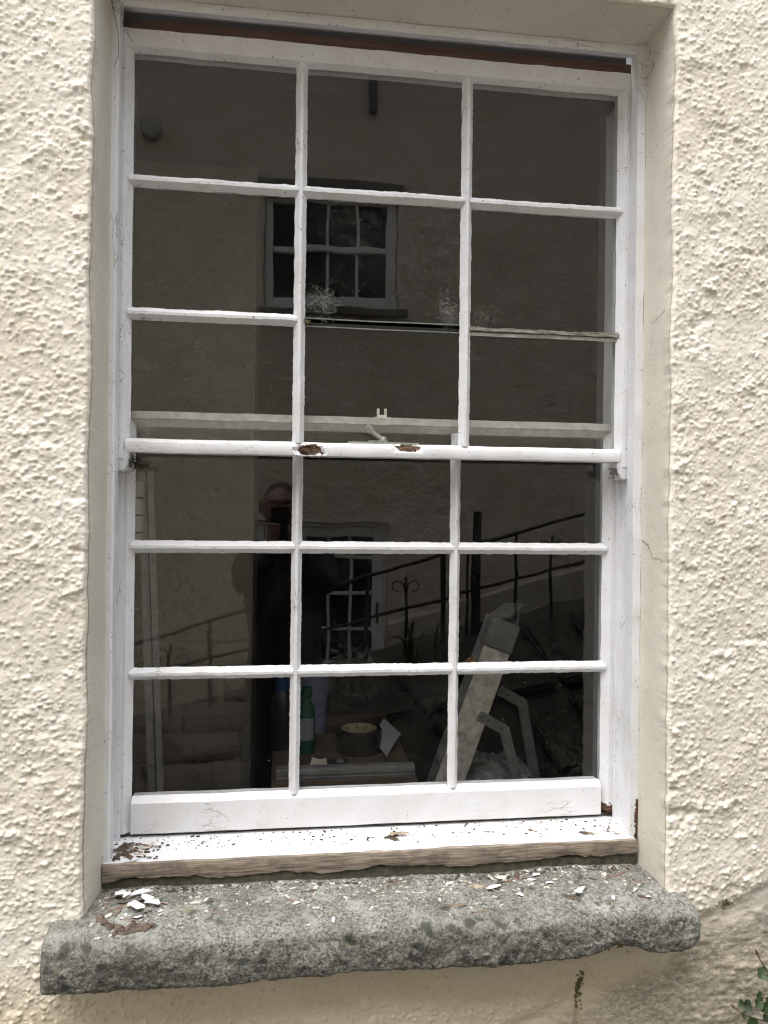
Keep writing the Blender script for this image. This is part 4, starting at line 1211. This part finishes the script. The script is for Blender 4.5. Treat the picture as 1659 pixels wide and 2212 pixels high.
# =================================================================== PERSON WITH PHONE
def build_person():
    px, py = -.188, -1.62
    bx = px + .022                         # trunk centre
    V, F = [], []
    def limb(pts_, rad, flat=1.0, k=14, sub=6):
        """smooth tapered limb with rounded ends; rad may hold (rx, ry) pairs for the trunk"""
        P = [Vector(p) for p in pts_]; n = len(P)
        C, Rr = [], []
        for i in range(n - 1):
            for q in range(sub):
                t = q / sub
                p0, p1, p2, p3 = P[max(i - 1, 0)], P[i], P[i + 1], P[min(i + 2, n - 1)]
                C.append(.5 * ((2 * p1) + (p2 - p0) * t + (2 * p0 - 5 * p1 + 4 * p2 - p3) * t * t + (3 * p1 - p0 - 3 * p2 + p3) * t ** 3))
                ra, rb = np.array(rad[i]) * np.ones(2), np.array(rad[i + 1]) * np.ones(2)
                tt = t * t * (3 - 2 * t); Rr.append(ra * (1 - tt) + rb * tt)
        C.append(P[-1]); Rr.append(np.array(rad[-1]) * np.ones(2))
        d0, d1 = (C[1] - C[0]).normalized(), (C[-1] - C[-2]).normalized()
        pre = [(C[0] - d0 * Rr[0].min() * h_, Rr[0] * w_) for h_, w_ in ((.97, .12), (.8, .6), (.45, .89))]
        post = [(C[-1] + d1 * Rr[-1].min() * h_, Rr[-1] * w_) for h_, w_ in ((.45, .89), (.8, .6), (.97, .12))]
        ring = pre + list(zip(C, Rr)) + post
        base = len(V); m_ = len(ring)
        for i, (c, r) in enumerate(ring):
            d = (ring[min(i + 1, m_ - 1)][0] - ring[max(i - 1, 0)][0]).normalized()
            ax = Vector((1, 0, 0)) if abs(d.x) < .8 else Vector((0, 0, 1))
            u = (ax - d * ax.dot(d)).normalized(); w = d.cross(u)
            for j in range(k):
                t = 2 * math.pi * j / k
                V.append(tuple(c + u * math.cos(t) * r[0] + w * math.sin(t) * r[1]))
        for i in range(m_ - 1):
            for j in range(k):
                j2 = (j + 1) % k
                F.append((base + i * k + j, base + i * k + j2, base + (i + 1) * k + j2, base + (i + 1) * k + j))
        F.append(tuple(base + j for j in range(k))[::-1]); F.append(tuple(base + (m_ - 1) * k + j for j in range(k)))
    # trunk: hips, waist, chest, shoulders; then neck
    limb([(bx, py - .02, -.80), (bx, py - .02, -.68), (bx, py - .02, -.50), (bx, py - .03, -.32), (bx, py - .025, -.205), (bx - .005, py - .015, -.150)],
         [(.150, .105), (.165, .115), (.145, .105), (.165, .115), (.150, .090), (.085, .065)], k=28)
    limb([(bx - .004, py - .02, -.19), (px + .004, py - .002, -.11), (px, py + .008, -.02)], [.072, .058, .058], k=18)
    PY = -1.378      # phone mid plane
    for s in (-1, 1):
        hx = px + .014 + s * .052
        limb([(bx + s * .125, py - .025, -.170), (bx + s * .155, py + .0, -.215), (bx + s * .158, py + .07, -.262), (bx + s * .135, py + .115, -.262), (bx + s * .09, py + .16, -.195), (hx, py + .195, -.135)],
             [.062, .060, .052, .047, .040, .029], k=18)
        limb([(bx + s * .085, py - .02, -.76), (bx + s * .098, py + .0, -.95), (bx + s * .105, py + .010, -1.12), (bx + s * .110, py - .02, -1.30), (bx + s * .112, py - .03, -1.50)], [.098, .085, .062, .058, .044], k=18)
        limb([(bx + s * .112, py - .06, -1.532), (bx + s * .118, py + .03, -1.534), (bx + s * .130, py + .15, -1.541)], [(.040, .035), (.044, .034), (.038, .026)], k=16)
        # hand: palm, four fingers of different length, thumb from the palm's side
        limb([(hx, py + .195, -.135), (hx - s * .002, PY - .030, -.112), (hx - s * .004, PY - .028, -.070)], [.028, (.019, .030), (.017, .031)], k=14)
        for q in range(4):
            z0 = -.105 + q * .0185; ln = (.82, .96, 1.04, .95)[q]
            limb([(hx - s * .002, PY - .028, z0), (hx + s * .006, PY - .008, z0 + .004), (hx + s * .002, PY + .012, z0 + .006), (hx - s * .020 * ln, PY + .0165, z0 + .005), (hx - s * .036 * ln, PY + .0135, z0 + .003)], [.0098, .0094, .0088, .0082, .0070], k=10, sub=4)
        limb([(hx - s * .004, PY - .034, -.100), (hx - s * .014, PY - .026, -.066), (hx - s * .026, PY - .020, -.044)], [.0120, .0105, .0082], k=10, sub=4)
    # head: shaped ellipsoid with brow, nose, jaw, ears
    hc = Vector((px, py + .02, .018)); k = len(V)
    nu, nv = 48, 36
    for i in range(nv + 1):
        ph = math.pi * i / nv
        for j in range(nu):
            th = 2 * math.pi * j / nu
            dx_, dy_, dz_ = math.sin(ph) * math.cos(th), math.sin(ph) * math.sin(th), math.cos(ph)
            rx, ry, rz_ = .076, .098, .116
            x_, y_, z_ = dx_ * rx, dy_ * ry, dz_ * rz_
            if z_ < -.02: f_ = (-.02 - z_) / .1; x_ *= 1 - .32 * f_; y_ = y_ * (1 - .12 * f_) + .008 * f_
            if dy_ > 0:
                g = lambda cx_, cz_, sx_, sz_: math.exp(-((x_ - cx_) / sx_) ** 2 - ((z_ - cz_) / sz_) ** 2)
                y_ += .022 * g(0, -.020, .012, .018) + .010 * g(0, .006, .009, .02) + .006 * g(0, .036, .05, .010)
                y_ -= .009 * g(-.032, .016, .016, .011) + .009 * g(.032, .016, .016, .011)
                y_ += .006 * g(0, -.058, .022, .006) - .004 * g(0, -.052, .02, .003) + .008 * g(0, -.092, .025, .015)
            V.append(tuple(hc + Vector((x_, y_, z_))))
    for i in range(nv):
        for j in range(nu):
            F.append((k + i * nu + j, k + (i + 1) * nu + j, k + (i + 1) * nu + (j + 1) % nu, k + i * nu + (j + 1) % nu))
    for s in (-1, 1):
        k = len(V)
        for i in range(9):
            ph = math.pi * i / 8
            for j in range(12):
                th = 2 * math.pi * j / 12
                V.append(tuple(hc + Vector((s * (.080 + .009 * math.sin(ph) * math.cos(th)), -.006 + .017 * math.sin(ph) * math.sin(th), .002 + .031 * math.cos(ph)))))
        for i in range(8):
            for j in range(12): F.append((k + i * 12 + j, k + (i + 1) * 12 + j, k + (i + 1) * 12 + (j + 1) % 12, k + i * 12 + (j + 1) % 12))
    m3 = bpy.data.meshes.new('tmp'); m3.from_pydata(V, [], F)
    t = bpy.data.objects.new('tmp', m3); COL.objects.link(t)
    rm = t.modifiers.new('r', 'REMESH'); rm.mode = 'VOXEL'; rm.voxel_size = .0058
    ss = t.modifiers.new('sm', 'SMOOTH'); ss.factor = .5; ss.iterations = 2
    dg = bpy.context.evaluated_depsgraph_get(); dg.update()
    body = bpy.data.meshes.new_from_object(t.evaluated_get(dg))
    bpy.data.objects.remove(t)
    body.name = 'person'
    for q in ('skin', 'jacket', 'trousers', 'shoe', 'hair'): body.materials.append(MAT[q])
    nv_ = len(body.vertices); co = np.empty(nv_ * 3, np.float32); body.vertices.foreach_get('co', co); co = co.reshape(-1, 3)
    cen = np.array([np.mean(co[list(p.vertices)], 0) for p in body.polygons])
    mi = np.ones(len(cen), np.int32)
    mi[cen[:, 2] < -.70] = 2
    mi[cen[:, 2] < -1.49] = 3
    hd = cen[:, 2] > -.095
    mi[hd] = 0
    hairm = (np.linalg.norm((cen - np.array([px, py + .02, .018])) / np.array([.076, .098, .116]), axis=1) > .8) & (cen[:, 2] > -.035) & ((cen[:, 2] > .088 - .55 * np.clip(py + .075 - cen[:, 1], 0, 1)) )
    mi[hd & hairm & (cen[:, 1] < py + .085)] = 4
    hands = (cen[:, 1] > py + .190) & (cen[:, 2] > -.15) & (cen[:, 2] < .0)
    mi[hands] = 0
    body.polygons.foreach_set('material_index', mi)
    body.polygons.foreach_set('use_smooth', np.ones(len(body.polygons), bool))
    po = bpy.data.objects.new('person', body); COL.objects.link(po)
    # spectacles
    for s in (-1, 1):
        P = [(hc.x + s * .031 + .025 * math.cos(a) * (1 if abs(math.cos(a)) < .8 else .97), hc.y + .104, hc.z + .014 + .018 * math.sin(a)) for a in np.linspace(0, 6.283, 25)]
        V, F = tube_geo(P, .0022, 6); mesh('spectacle_rim', V, F, 'black', po)
        tube('spectacle_arm', [(hc.x + s * .056, hc.y + .102, hc.z + .016), (hc.x + s * .082, hc.y + .05, hc.z + .016), (hc.x + s * .086, hc.y - .012, hc.z + .010)], .002, 'black', po, 6)
    tube('spectacle_bridge', [(hc.x - .008, hc.y + .108, hc.z + .018), (hc.x + .008, hc.y + .108, hc.z + .018)], .002, 'black', po, 6)
    return po
person = build_person()
tag(person, 'person in black jacket and glasses photographing the window, mirrored in the panes', 'person')
ph = empty('smartphone', (-.182, -1.378, -.045), 'dark smartphone held up in both hands, mirrored in the panes', 'phone')
box('phone_body', CAM.x - .048 + .002, CAM.x + .026, -1.3815, -1.3745, CAM.z - .128, CAM.z + .020, 'black', ph, .003)
lathe_ = [(.0075, -1.3742), (.0075, -1.3712)]
V, F = [], []
for r, y in ((.0085, -1.3744), (.0085, -1.3722), (.0055, -1.3720)):
    for j in range(20): t = 2 * math.pi * j / 20; V.append((CAM.x + r * math.cos(t), y, CAM.z + r * math.sin(t)))
for i in range(2):
    for j in range(20): F.append((i * 20 + j, (i + 1) * 20 + j, (i + 1) * 20 + (j + 1) % 20, i * 20 + (j + 1) % 20))
mesh('lens_ring', V, F, 'cap', ph)

# =================================================================== DEBRIS ON THE SILLS
def woodtop(x, y): return float(np.interp(y, [-.034, -.024, .022, .030, .034, .09], [-.5915, -.5905, -.5875, -.586, -.584, -.584])) + .0008

def flake_mesh(kind, size, seed):
    rr = random.Random(seed)
    n = rr.randint(5, 9)
    asp = rr.uniform(.35, .75)
    pts = []
    for i in range(n):
        a = 2 * math.pi * i / n + rr.uniform(-.25, .25); q = rr.uniform(.5, 1.1)
        pts.append((math.cos(a) * q, math.sin(a) * q * asp))
    cu = rr.uniform(-.35, .5); tw = rr.uniform(-.25, .25); t = .045 if kind == 'w' else .07
    V, F = [(0, 0, .12 * cu * -1 + .05)], []
    for x, y in pts: V.append((x, y, cu * x * x + tw * x * y + .05))
    for x, y in pts: V.append((x * .55, y * .55, (cu * x * x + tw * x * y) * .3 + .05))
    m_ = len(V)
    V += [(x, y, z - t) for x, y, z in V]
    for i in range(n):
        j = (i + 1) % n
        F += [(0, 1 + n + i, 1 + n + j), (1 + n + i, 1 + i, 1 + j, 1 + n + j)]
        F += [(m_, m_ + 1 + n + j, m_ + 1 + n + i), (m_ + 1 + n + i, m_ + 1 + n + j, m_ + 1 + j, m_ + 1 + i)]
        F.append((1 + i, m_ + 1 + i, m_ + 1 + j, 1 + j))
    return [(x * size, y * size, z * size) for x, y, z in V], F

def splinter_mesh(length, width, seed):
    rr = random.Random(seed)
    n = 11; V, F = [], []
    bend = rr.uniform(-.12, .12); lift = rr.uniform(0, .10)
    for i in range(n):
        t = i / (n - 1)
        w = width * (.25 + .75 * math.sin(math.pi * min(1, .12 + .8 * t))) * rr.uniform(.45, 1.25)
        x = (t - .5) * length; y = bend * length * (4 * (t - .5) ** 2); z = lift * length * abs(t - .5)
        for a, b in ((-1, 0), (-.35, .75), (.6, .65), (1, .05)): V.append((x + rr.uniform(-.3, .3) * w, y + a * w / 2 + rr.uniform(-.15, .15) * width, z + b * w * rr.uniform(.35, .75)))
    for i in range(n - 1):
        for j in range(4): F.append((i * 4 + j, (i + 1) * 4 + j, (i + 1) * 4 + (j + 1) % 4, i * 4 + (j + 1) % 4))
    F.append((0, 1, 2, 3)); F.append(tuple((n - 1) * 4 + j for j in (3, 2, 1, 0)))
    return V, F

def place(name, geo, mat, x, y, zfun, rot, label, cat, group, lift=0., tilt=0.):
    V, F = geo
    me = bpy.data.meshes.new(name); me.from_pydata(V, [], F); me.materials.append(MAT[mat])
    bmf = bmesh.new(); bmf.from_mesh(me); bmesh.ops.recalc_face_normals(bmf, faces=bmf.faces); bmf.to_mesh(me); bmf.free()
    o = bpy.data.objects.new(name, me)
    o.rotation_euler = (tilt, random.uniform(-.12, .12), rot)
    lowest = min((o.rotation_euler.to_matrix() @ Vector(v)).z for v in V)
    o.location = (x, y, zfun(x, y) - lowest - .0008 + lift)
    link(o)
    return tag(o, label, cat, group)

# (x, y, kind, size, rotation deg, lift)
stone_bits = [
 (-.425, -.085, 'F', .016, 70, .010), (-.390, -.098, 'F', .015, 140, .009), (-.414, -.104, 'C', .014, 20, .002), (-.392, -.128, 'S', .040, 35, .004), (-.430, -.118, 'S', .030, 80, .002), (-.372, -.096, 'S', .030, -15, .002), (-.446, -.075, 'B', .020, 40, .0), (-.365, -.118, 'F', .006, 10, 0), (-.345, -.105, 'S', .018, 60, 0), (-.250, -.075, 'F', .006, 40, 0), (-.225, -.095, 'S', .014, -30, 0), (.06, -.10, 'F', .005, 0, 0), (.085, -.075, 'S', .016, 25, 0), (.155, -.070, 'F', .006, 30, 0), (.262, -.080, 'F', .010, -30, .002), (.256, -.095, 'C', .009, 15, 0), (.455, -.100, 'S', .022, -10, 0),
 (-.437, -.073, 'F', .017, 20, .006), (-.408, -.074, 'F', .022, 5, .008), (-.379, -.108, 'F', .018, 0, .006), (-.402, -.117, 'F', .020, -35, .007), (-.398, -.135, 'F', .011, -40, .003), (-.421, -.130, 'F', .007, 60, 0),
 (-.425, -.100, 'S', .055, 30, 0), (-.402, -.090, 'S', .075, 8, .003), (-.385, -.088, 'S', .050, -5, .004), (-.455, -.088, 'S', .030, 60, 0), (-.440, -.110, 'S', .040, -60, 0), (-.408, -.140, 'S', .034, -25, 0), (-.445, -.125, 'C', .012, 30, 0),
 (-.399, -.160, 'B', .062, 14, 0), (-.436, -.150, 'B', .060, -40, 0), (-.433, -.172, 'F', .006, 25, 0), (-.449, -.176, 'F', .006, 40, 0),
 (-.314, -.098, 'C', .014, 15, 0), (-.293, -.126, 'F', .006, 0, 0), (-.279, -.130, 'S', .024, -20, 0), (-.296, -.090, 'F', .007, 60, 0), (-.170, -.112, 'S', .032, 22, 0), (-.170, -.131, 'F', .004, 0, 0), (-.150, -.117, 'C', .014, 30, 0), (-.157, -.108, 'S', .022, -50, 0),
 (-.128, -.080, 'B', .026, 10, 0), (-.116, -.070, 'C', .009, 60, 0), (-.132, -.170, 'F', .004, 0, 0), (-.092, -.166, 'F', .008, 88, .004), (-.092, -.150, 'S', .016, 88, 0), (-.039, -.055, 'F', .006, 80, 0), (.001, -.078, 'S', .026, 40, 0), (.019, -.064, 'S', .036, 35, 0), (.038, -.070, 'S', .018, 10, 0),
 (.116, -.078, 'F', .008, 20, .002), (.108, -.090, 'S', .020, 60, 0), (.169, -.088, 'W', .046, -22, 0), (.191, -.097, 'F', .018, 15, .004), (.212, -.066, 'C', .018, 8, 0), (.242, -.062, 'B', .024, 80, .003), (.236, -.072, 'S', .050, 6, 0), (.274, -.068, 'F', .012, -12, .003), (.287, -.100, 'F', .009, 5, .002), (.282, -.086, 'S', .022, 50, 0),
 (.228, -.123, 'F', .010, -58, .001), (.243, -.129, 'S', .028, -40, 0), (.308, -.143, 'B', .028, -35, 0), (.324, -.139, 'F', .016, 20, .006), (.377, -.160, 'F', .010, 65, .006), (.372, -.158, 'S', .022, 75, 0), (.437, -.150, 'B', .024, -20, 0), (.443, -.153, 'F', .008, -10, .004),
 (.412, -.063, 'S', .030, 80, .004), (.419, -.086, 'S', .036, -30, 0), (.428, -.078, 'S', .034, 40, .003), (.381, -.095, 'S', .044, 2, 0), (.395, -.080, 'C', .010, 40, 0), (.111, -.140, 'S', .040, 8, 0), (.147, -.158, 'S', .026, 12, 0), (.325, -.063, 'F', .007, 70, 0), (.340, -.147, 'F', .006, 10, 0), (.431, -.129, 'C', .010, 60, 0), (.366, -.060, 'F', .006, 15, 0), (.300, -.110, 'S', .020, -10, 0), (.345, -.070, 'S', .024, 20, 0)]
wood_bits = [(-.458, .015, 'S', .036, 62, 0), (-.442, -.003, 'B', .032, 30, 0), (-.446, .010, 'B', .036, 50, .004), (-.430, .006, 'S', .034, -35, .002), (-.438, -.014, 'B', .026, -50, 0), (-.422, -.024, 'F', .010, 60, 0), (-.410, .012, 'C', .016, 12, 0), (-.392, .014, 'F', .012, 50, .004), (-.398, -.018, 'F', .012, 60, 0), (-.455, -.016, 'B', .024, 80, 0), (-.420, .018, 'S', .030, -20, .003), (-.404, .020, 'C', .010, 40, 0), (-.418, -.008, 'C', .010, 0, 0),
 (-.040, .020, 'C', .007, 30, 0), (-.012, .014, 'S', .016, -10, 0), (.025, .012, 'B', .032, 25, 0), (.040, .014, 'W', .040, 14, .004), (.030, .002, 'B', .020, -30, 0), (.205, .014, 'S', .020, -10, 0), (.237, .002, 'S', .012, 30, 0), (.390, -.009, 'B', .024, -25, 0), (.401, -.013, 'W', .018, -30, .002), (.304, -.010, 'C', .006, 10, 0), (.294, .012, 'S', .022, -40, 0), (.436, -.005, 'S', .022, -35, 0), (.452, -.012, 'C', .012, 20, 0), (.445, .010, 'S', .024, 60, 0)]
nseed = 1
for lst, zf, where in ((stone_bits, stone_top, 'stone'), (wood_bits, woodtop, 'timber')):
    for x, y, k_, s_, a_, lf_ in lst:
        nseed += 1
        if where == 'stone':
            on = ('the stone sill by the left reveal' if x < -.36 else 'the bare middle of the stone sill' if x < .08 else 'the littered stone sill left of the notch' if x < .36 else 'the stone sill by the right reveal')
        else:
            on = 'the timber sill in the left corner' if x < -.3 else 'the timber sill away from the corner'
        if k_ == 'F': place('paint_flake', flake_mesh('w', s_, nseed), 'flake', x, y, zf, R(a_), 'curled white paint flake on ' + on, 'paint flake', 'white paint flakes on ' + on, lf_)
        elif k_ == 'C': place('paint_scrap', flake_mesh('c', s_, nseed), 'flake2', x, y, zf, R(a_), 'yellowed cream paint scrap lying on ' + on, 'paint flake', 'cream paint scraps on ' + on, lf_)
        elif k_ == 'S': place('wood_splinter', splinter_mesh(s_, s_ * .10 + .0012, nseed), random.choice(('splinter', 'old_wood', 'splinter')), x, y, zf, R(a_), 'thin wood splinter lying on ' + on, 'splinter', 'thin splinters on ' + on, lf_)
        elif k_ == 'B': place('rotten_chunk', splinter_mesh(s_, s_ * .28 + .002, nseed), 'rot', x, y, zf, R(a_), 'brown chunk of rotten wood on ' + on, 'wood chunk', 'rotten wood chunks on ' + on, lf_)
        elif k_ == 'W': place('pale_wood_chip', splinter_mesh(s_, s_ * .22 + .002, nseed), 'card', x, y, zf, R(a_), 'pale tan wood chip lying on ' + on, 'wood chip', 'pale wood chips on ' + on, lf_)

def crumbs(name, n, xr, yr, zf, mat, label, smin, smax, seed, clump=None):
    rr = random.Random(seed); V, F = [], []
    for _ in range(n):
        x = rr.uniform(*xr); y = rr.uniform(*yr) if not clump else min(yr[1], max(yr[0], rr.gauss(clump[0], clump[1])))
        s = smin + (smax - smin) * rr.random() ** 3
        z = zf(x, y); a = rr.uniform(0, 6.28); c, sn = math.cos(a), math.sin(a); l_ = s * rr.uniform(1, 2.6)
        k = len(V)
        for dz_ in (-.0006, s * rr.uniform(.3, .7)):
            for u, w in ((-l_, -s), (l_, -s * .7), (l_ * .8, s), (-l_ * .9, s * .8)): V.append((x + u * c - w * sn, y + u * sn + w * c, z + dz_))
        F += [(k + 4, k + 5, k + 6, k + 7), (k, k + 1, k + 5, k + 4), (k + 1, k + 2, k + 6, k + 5), (k + 2, k + 3, k + 7, k + 6), (k + 3, k, k + 4, k + 7)]
    o = mesh(name, V, F, mat, None, False)
    return tag(o, label, None, None, 'stuff')
crumbs('pale_paint_crumbs', 620, (-.47, .48), (-.165, -.045), stone_top, 'speck', 'pale crumbs of paint and wood scattered over the stone sill', .0006, .0026, 5, (-.075, .035))
crumbs('dark_grit', 260, (-.47, .48), (-.06, -.041), stone_top, 'grit', 'dark grit and moss along the back of the stone sill', .0008, .0026, 6)
crumbs('timber_sill_grit', 240, (-.465, .47), (-.025, .042), woodtop, 'grit', 'dark specks and dust scattered on the timber sill', .0005, .0016, 8, (.026, .014))
crumbs('timber_sill_litter', 60, (-.466, -.38), (-.028, .03), woodtop, 'grit', 'litter of dark crumbs in the corner of the timber sill', .0008, .003, 9)

# =================================================================== COBWEBS
def cobweb(name, centre, spread, n, r, mat, label, seed, length=.02, flat=True):
    rr = random.Random(seed); V, F = [], []
    c = Vector(centre)
    for _ in range(n):
        p = c + Vector((rr.gauss(0, spread[0]), rr.gauss(0, spread[1]), rr.gauss(0, spread[2])))
        a = rr.uniform(0, 6.28); l_ = length * rr.uniform(.3, 1.2)
        q = p + Vector((math.cos(a) * l_, rr.gauss(0, spread[1] * .6), math.sin(a) * l_))
        mdl = (p + q) / 2 + Vector((rr.gauss(0, l_ * .15), 0, rr.gauss(0, l_ * .15)))
        v, f = tube_geo([p, mdl, q], r, 3)
        F += [tuple(i + len(V) for i in ff) for ff in f]; V += v
    o = mesh(name, V, F, mat, None, False)
    return tag(o, label, 'cobweb')
cobweb('cobweb', (-.112, .0085, .388), (.015, .0010, .015), 420, .00011, 'web', 'pale dusty cobweb on the middle pane beside the broken cross bar', 1, .008)
cobweb('cobweb', (.118, .0085, .382), (.011, .0010, .015), 300, .00011, 'web', 'pale dusty cobweb on the middle pane by the right glazing bar', 2, .008)
cobweb('cobweb', (.186, .0085, .374), (.014, .0010, .012), 120, .0001, 'web', 'faint cobweb on the right pane above the bared bar', 3, .008)
cobweb('cobweb', (-.452, -.008, .866), (.010, .006, .007), 70, .00022, 'webdark', 'dusty cobweb in the dark slot above the upper sash', 4, .02)
cobweb('cobweb', (-.440, .020, .092), (.006, .005, .008), 80, .0006, 'webdark', 'dark clump of dirty web under the left sash horn', 5, .010)
cobweb('cobweb', (-.430, .008, .150), (.016, .0010, .012), 50, .00018, 'web', 'wispy cobweb at the lower left corner of the upper sash', 6, .02)
cobweb('cobweb', (-.467, -.036, .862), (.007, .004, .012), 16, .00035, 'webdark', 'dark threads hanging at the top left corner of the reveal', 7, .028)
cobweb('cobweb', (.4785, -.045, .84), (.002, .018, .02), 22, .0003, 'webdark', 'dark threads in the top right corner of the reveal', 8, .02)
cobweb('cobweb', (.445, .004, .09), (.004, .003, .004), 40, .0005, 'webdark', 'dark web tuft under the right sash horn', 9, .008)
tube_pts = [(-.4775, -.10, .885), (-.470, -.075, .855), (-.462, -.05, .81), (-.4615, -.045, .775), (-.4650, -.06, .745)]
hair = tube('hanging_thread', tube_pts, .0005, 'webdark', None, 5); tag(hair, 'single dark thread hanging down the left reveal', 'thread')

# =================================================================== CREEPING PLANT AT THE WALL FOOT
cp = empty('creeping_plant', (.70, -.17, GROUND), 'small green scallop-leaved plant growing against the wall base', 'plant')
def scallop_leaf(c, r, nrm, seed):
    rr = random.Random(seed)
    n = 20; nv = Vector(nrm).normalized()
    a = nv.cross(Vector((0, 0, 1))).normalized(); b = nv.cross(a)
    ph0 = rr.uniform(0, 6.28)
    V = [tuple(Vector(c) - nv * r * .12)]
    for ring, q in ((.55, 0), (1.0, .05)):
        for i in range(n):
            t = 2 * math.pi * i / n
            lob = 1 + .10 * math.cos(5 * t + ph0) if ring > .9 else 1
            notch = 1 - .55 * math.exp(-((((t - ph0 + math.pi) % (2 * math.pi)) - math.pi) / .28) ** 2)
            V.append(tuple(Vector(c) + (a * math.cos(t) + b * math.sin(t)) * r * ring * lob * notch + nv * r * (q + .12 * ring * math.sin(2 * t + ph0))))
    F = [(0, 1 + i, 1 + (i + 1) % n) for i in range(n)]
    F += [(1 + i, 1 + n + i, 1 + n + (i + 1) % n, 1 + (i + 1) % n) for i in range(n)]
    return mesh('leaf', V, F, 'leaf', cp)
lr = random.Random(5)
leaf_at = []
for i in range(110):
    t = lr.random()
    z = -.775 - .20 * t
    x = .645 - .40 * (-.775 - z) * (1 if z > -.90 else .6) + .012 * math.sin(31 * t) + .14 * lr.random() ** 1.3
    y = -.150 - .07 * lr.random()
    leaf_at.append((x, y, z))
    scallop_leaf((x, y, z), lr.uniform(.006, .0115), (lr.uniform(-.6, .4), -1, lr.uniform(.1, 1.0)), i)
for i in range(26):
    x, y, z = leaf_at[i * 2]
    tube('stem', [(x, y + .004, z), ((x + .70) / 2 + lr.uniform(-.01, .01), y + .012, z - .04), (.70 + lr.uniform(-.04, .04), -.15, z - .20)], .0007, 'stem', cp, 5)
tube('stem', [(.70, -.15, -.93), (.69, -.16, -.84), (.655, -.168, -.775), (.632, -.17, -.738)], .0010, 'stem', cp, 5)
tube('seed_head', [(.632, -.17, -.738), (.631, -.17, -.734), (.629, -.17, -.730)], .0030, 'stem', cp, 7, .0012)
tube('stem', [(.70, -.15, -.98), (.66, -.165, -.86), (.615, -.17, -.842), (.589, -.172, -.824)], .0009, 'stem', cp, 5)
tube('seed_head', [(.589, -.172, -.824), (.587, -.172, -.822), (.585, -.172, -.819)], .0024, 'stem', cp, 7, .001)
tube('stem', [(.70, -.15, -.93), (.665, -.165, -.825), (.640, -.168, -.812)], .0009, 'stem', cp, 5)
tube('stem', [(.700, -.15, GROUND - .01), (.702, -.152, -1.2), (.70, -.15, -.9)], .004, 'stem', cp, 6, .0015)
# moss on the wall joint and under the sill
def moss(x, z, sx, sz, n, seed, label):
    rr = random.Random(seed); V, F = [], []
    for _ in range(n):
        a, b = rr.gauss(0, sx), rr.gauss(0, sz)
        y = WALL_Y - float(hs_at(np.array(x + a), np.array(z + b))) + .0005
        v, f = tube_geo([(x + a, y, z + b), (x + a + rr.gauss(0, .001), y - rr.uniform(.001, .003), z + b + rr.gauss(0, .001))], rr.uniform(.0014, .0030), 6, .0010)
        F += [tuple(i + len(V) for i in ff) for ff in f]; V += v
    o = mesh('moss_patch', V, F, 'moss', None)
    return tag(o, label, 'moss')
moss(.335, -.80, .0030, .018, 80, 3, 'green moss filling the wall joint below the stone sill')
moss(.600, -.672, .006, .004, 30, 4, 'small moss tuft on the white edge right of the sill')
moss(.405, -.722, .016, .005, 200, 5, 'dark moss in the notch under the right end of the sill')
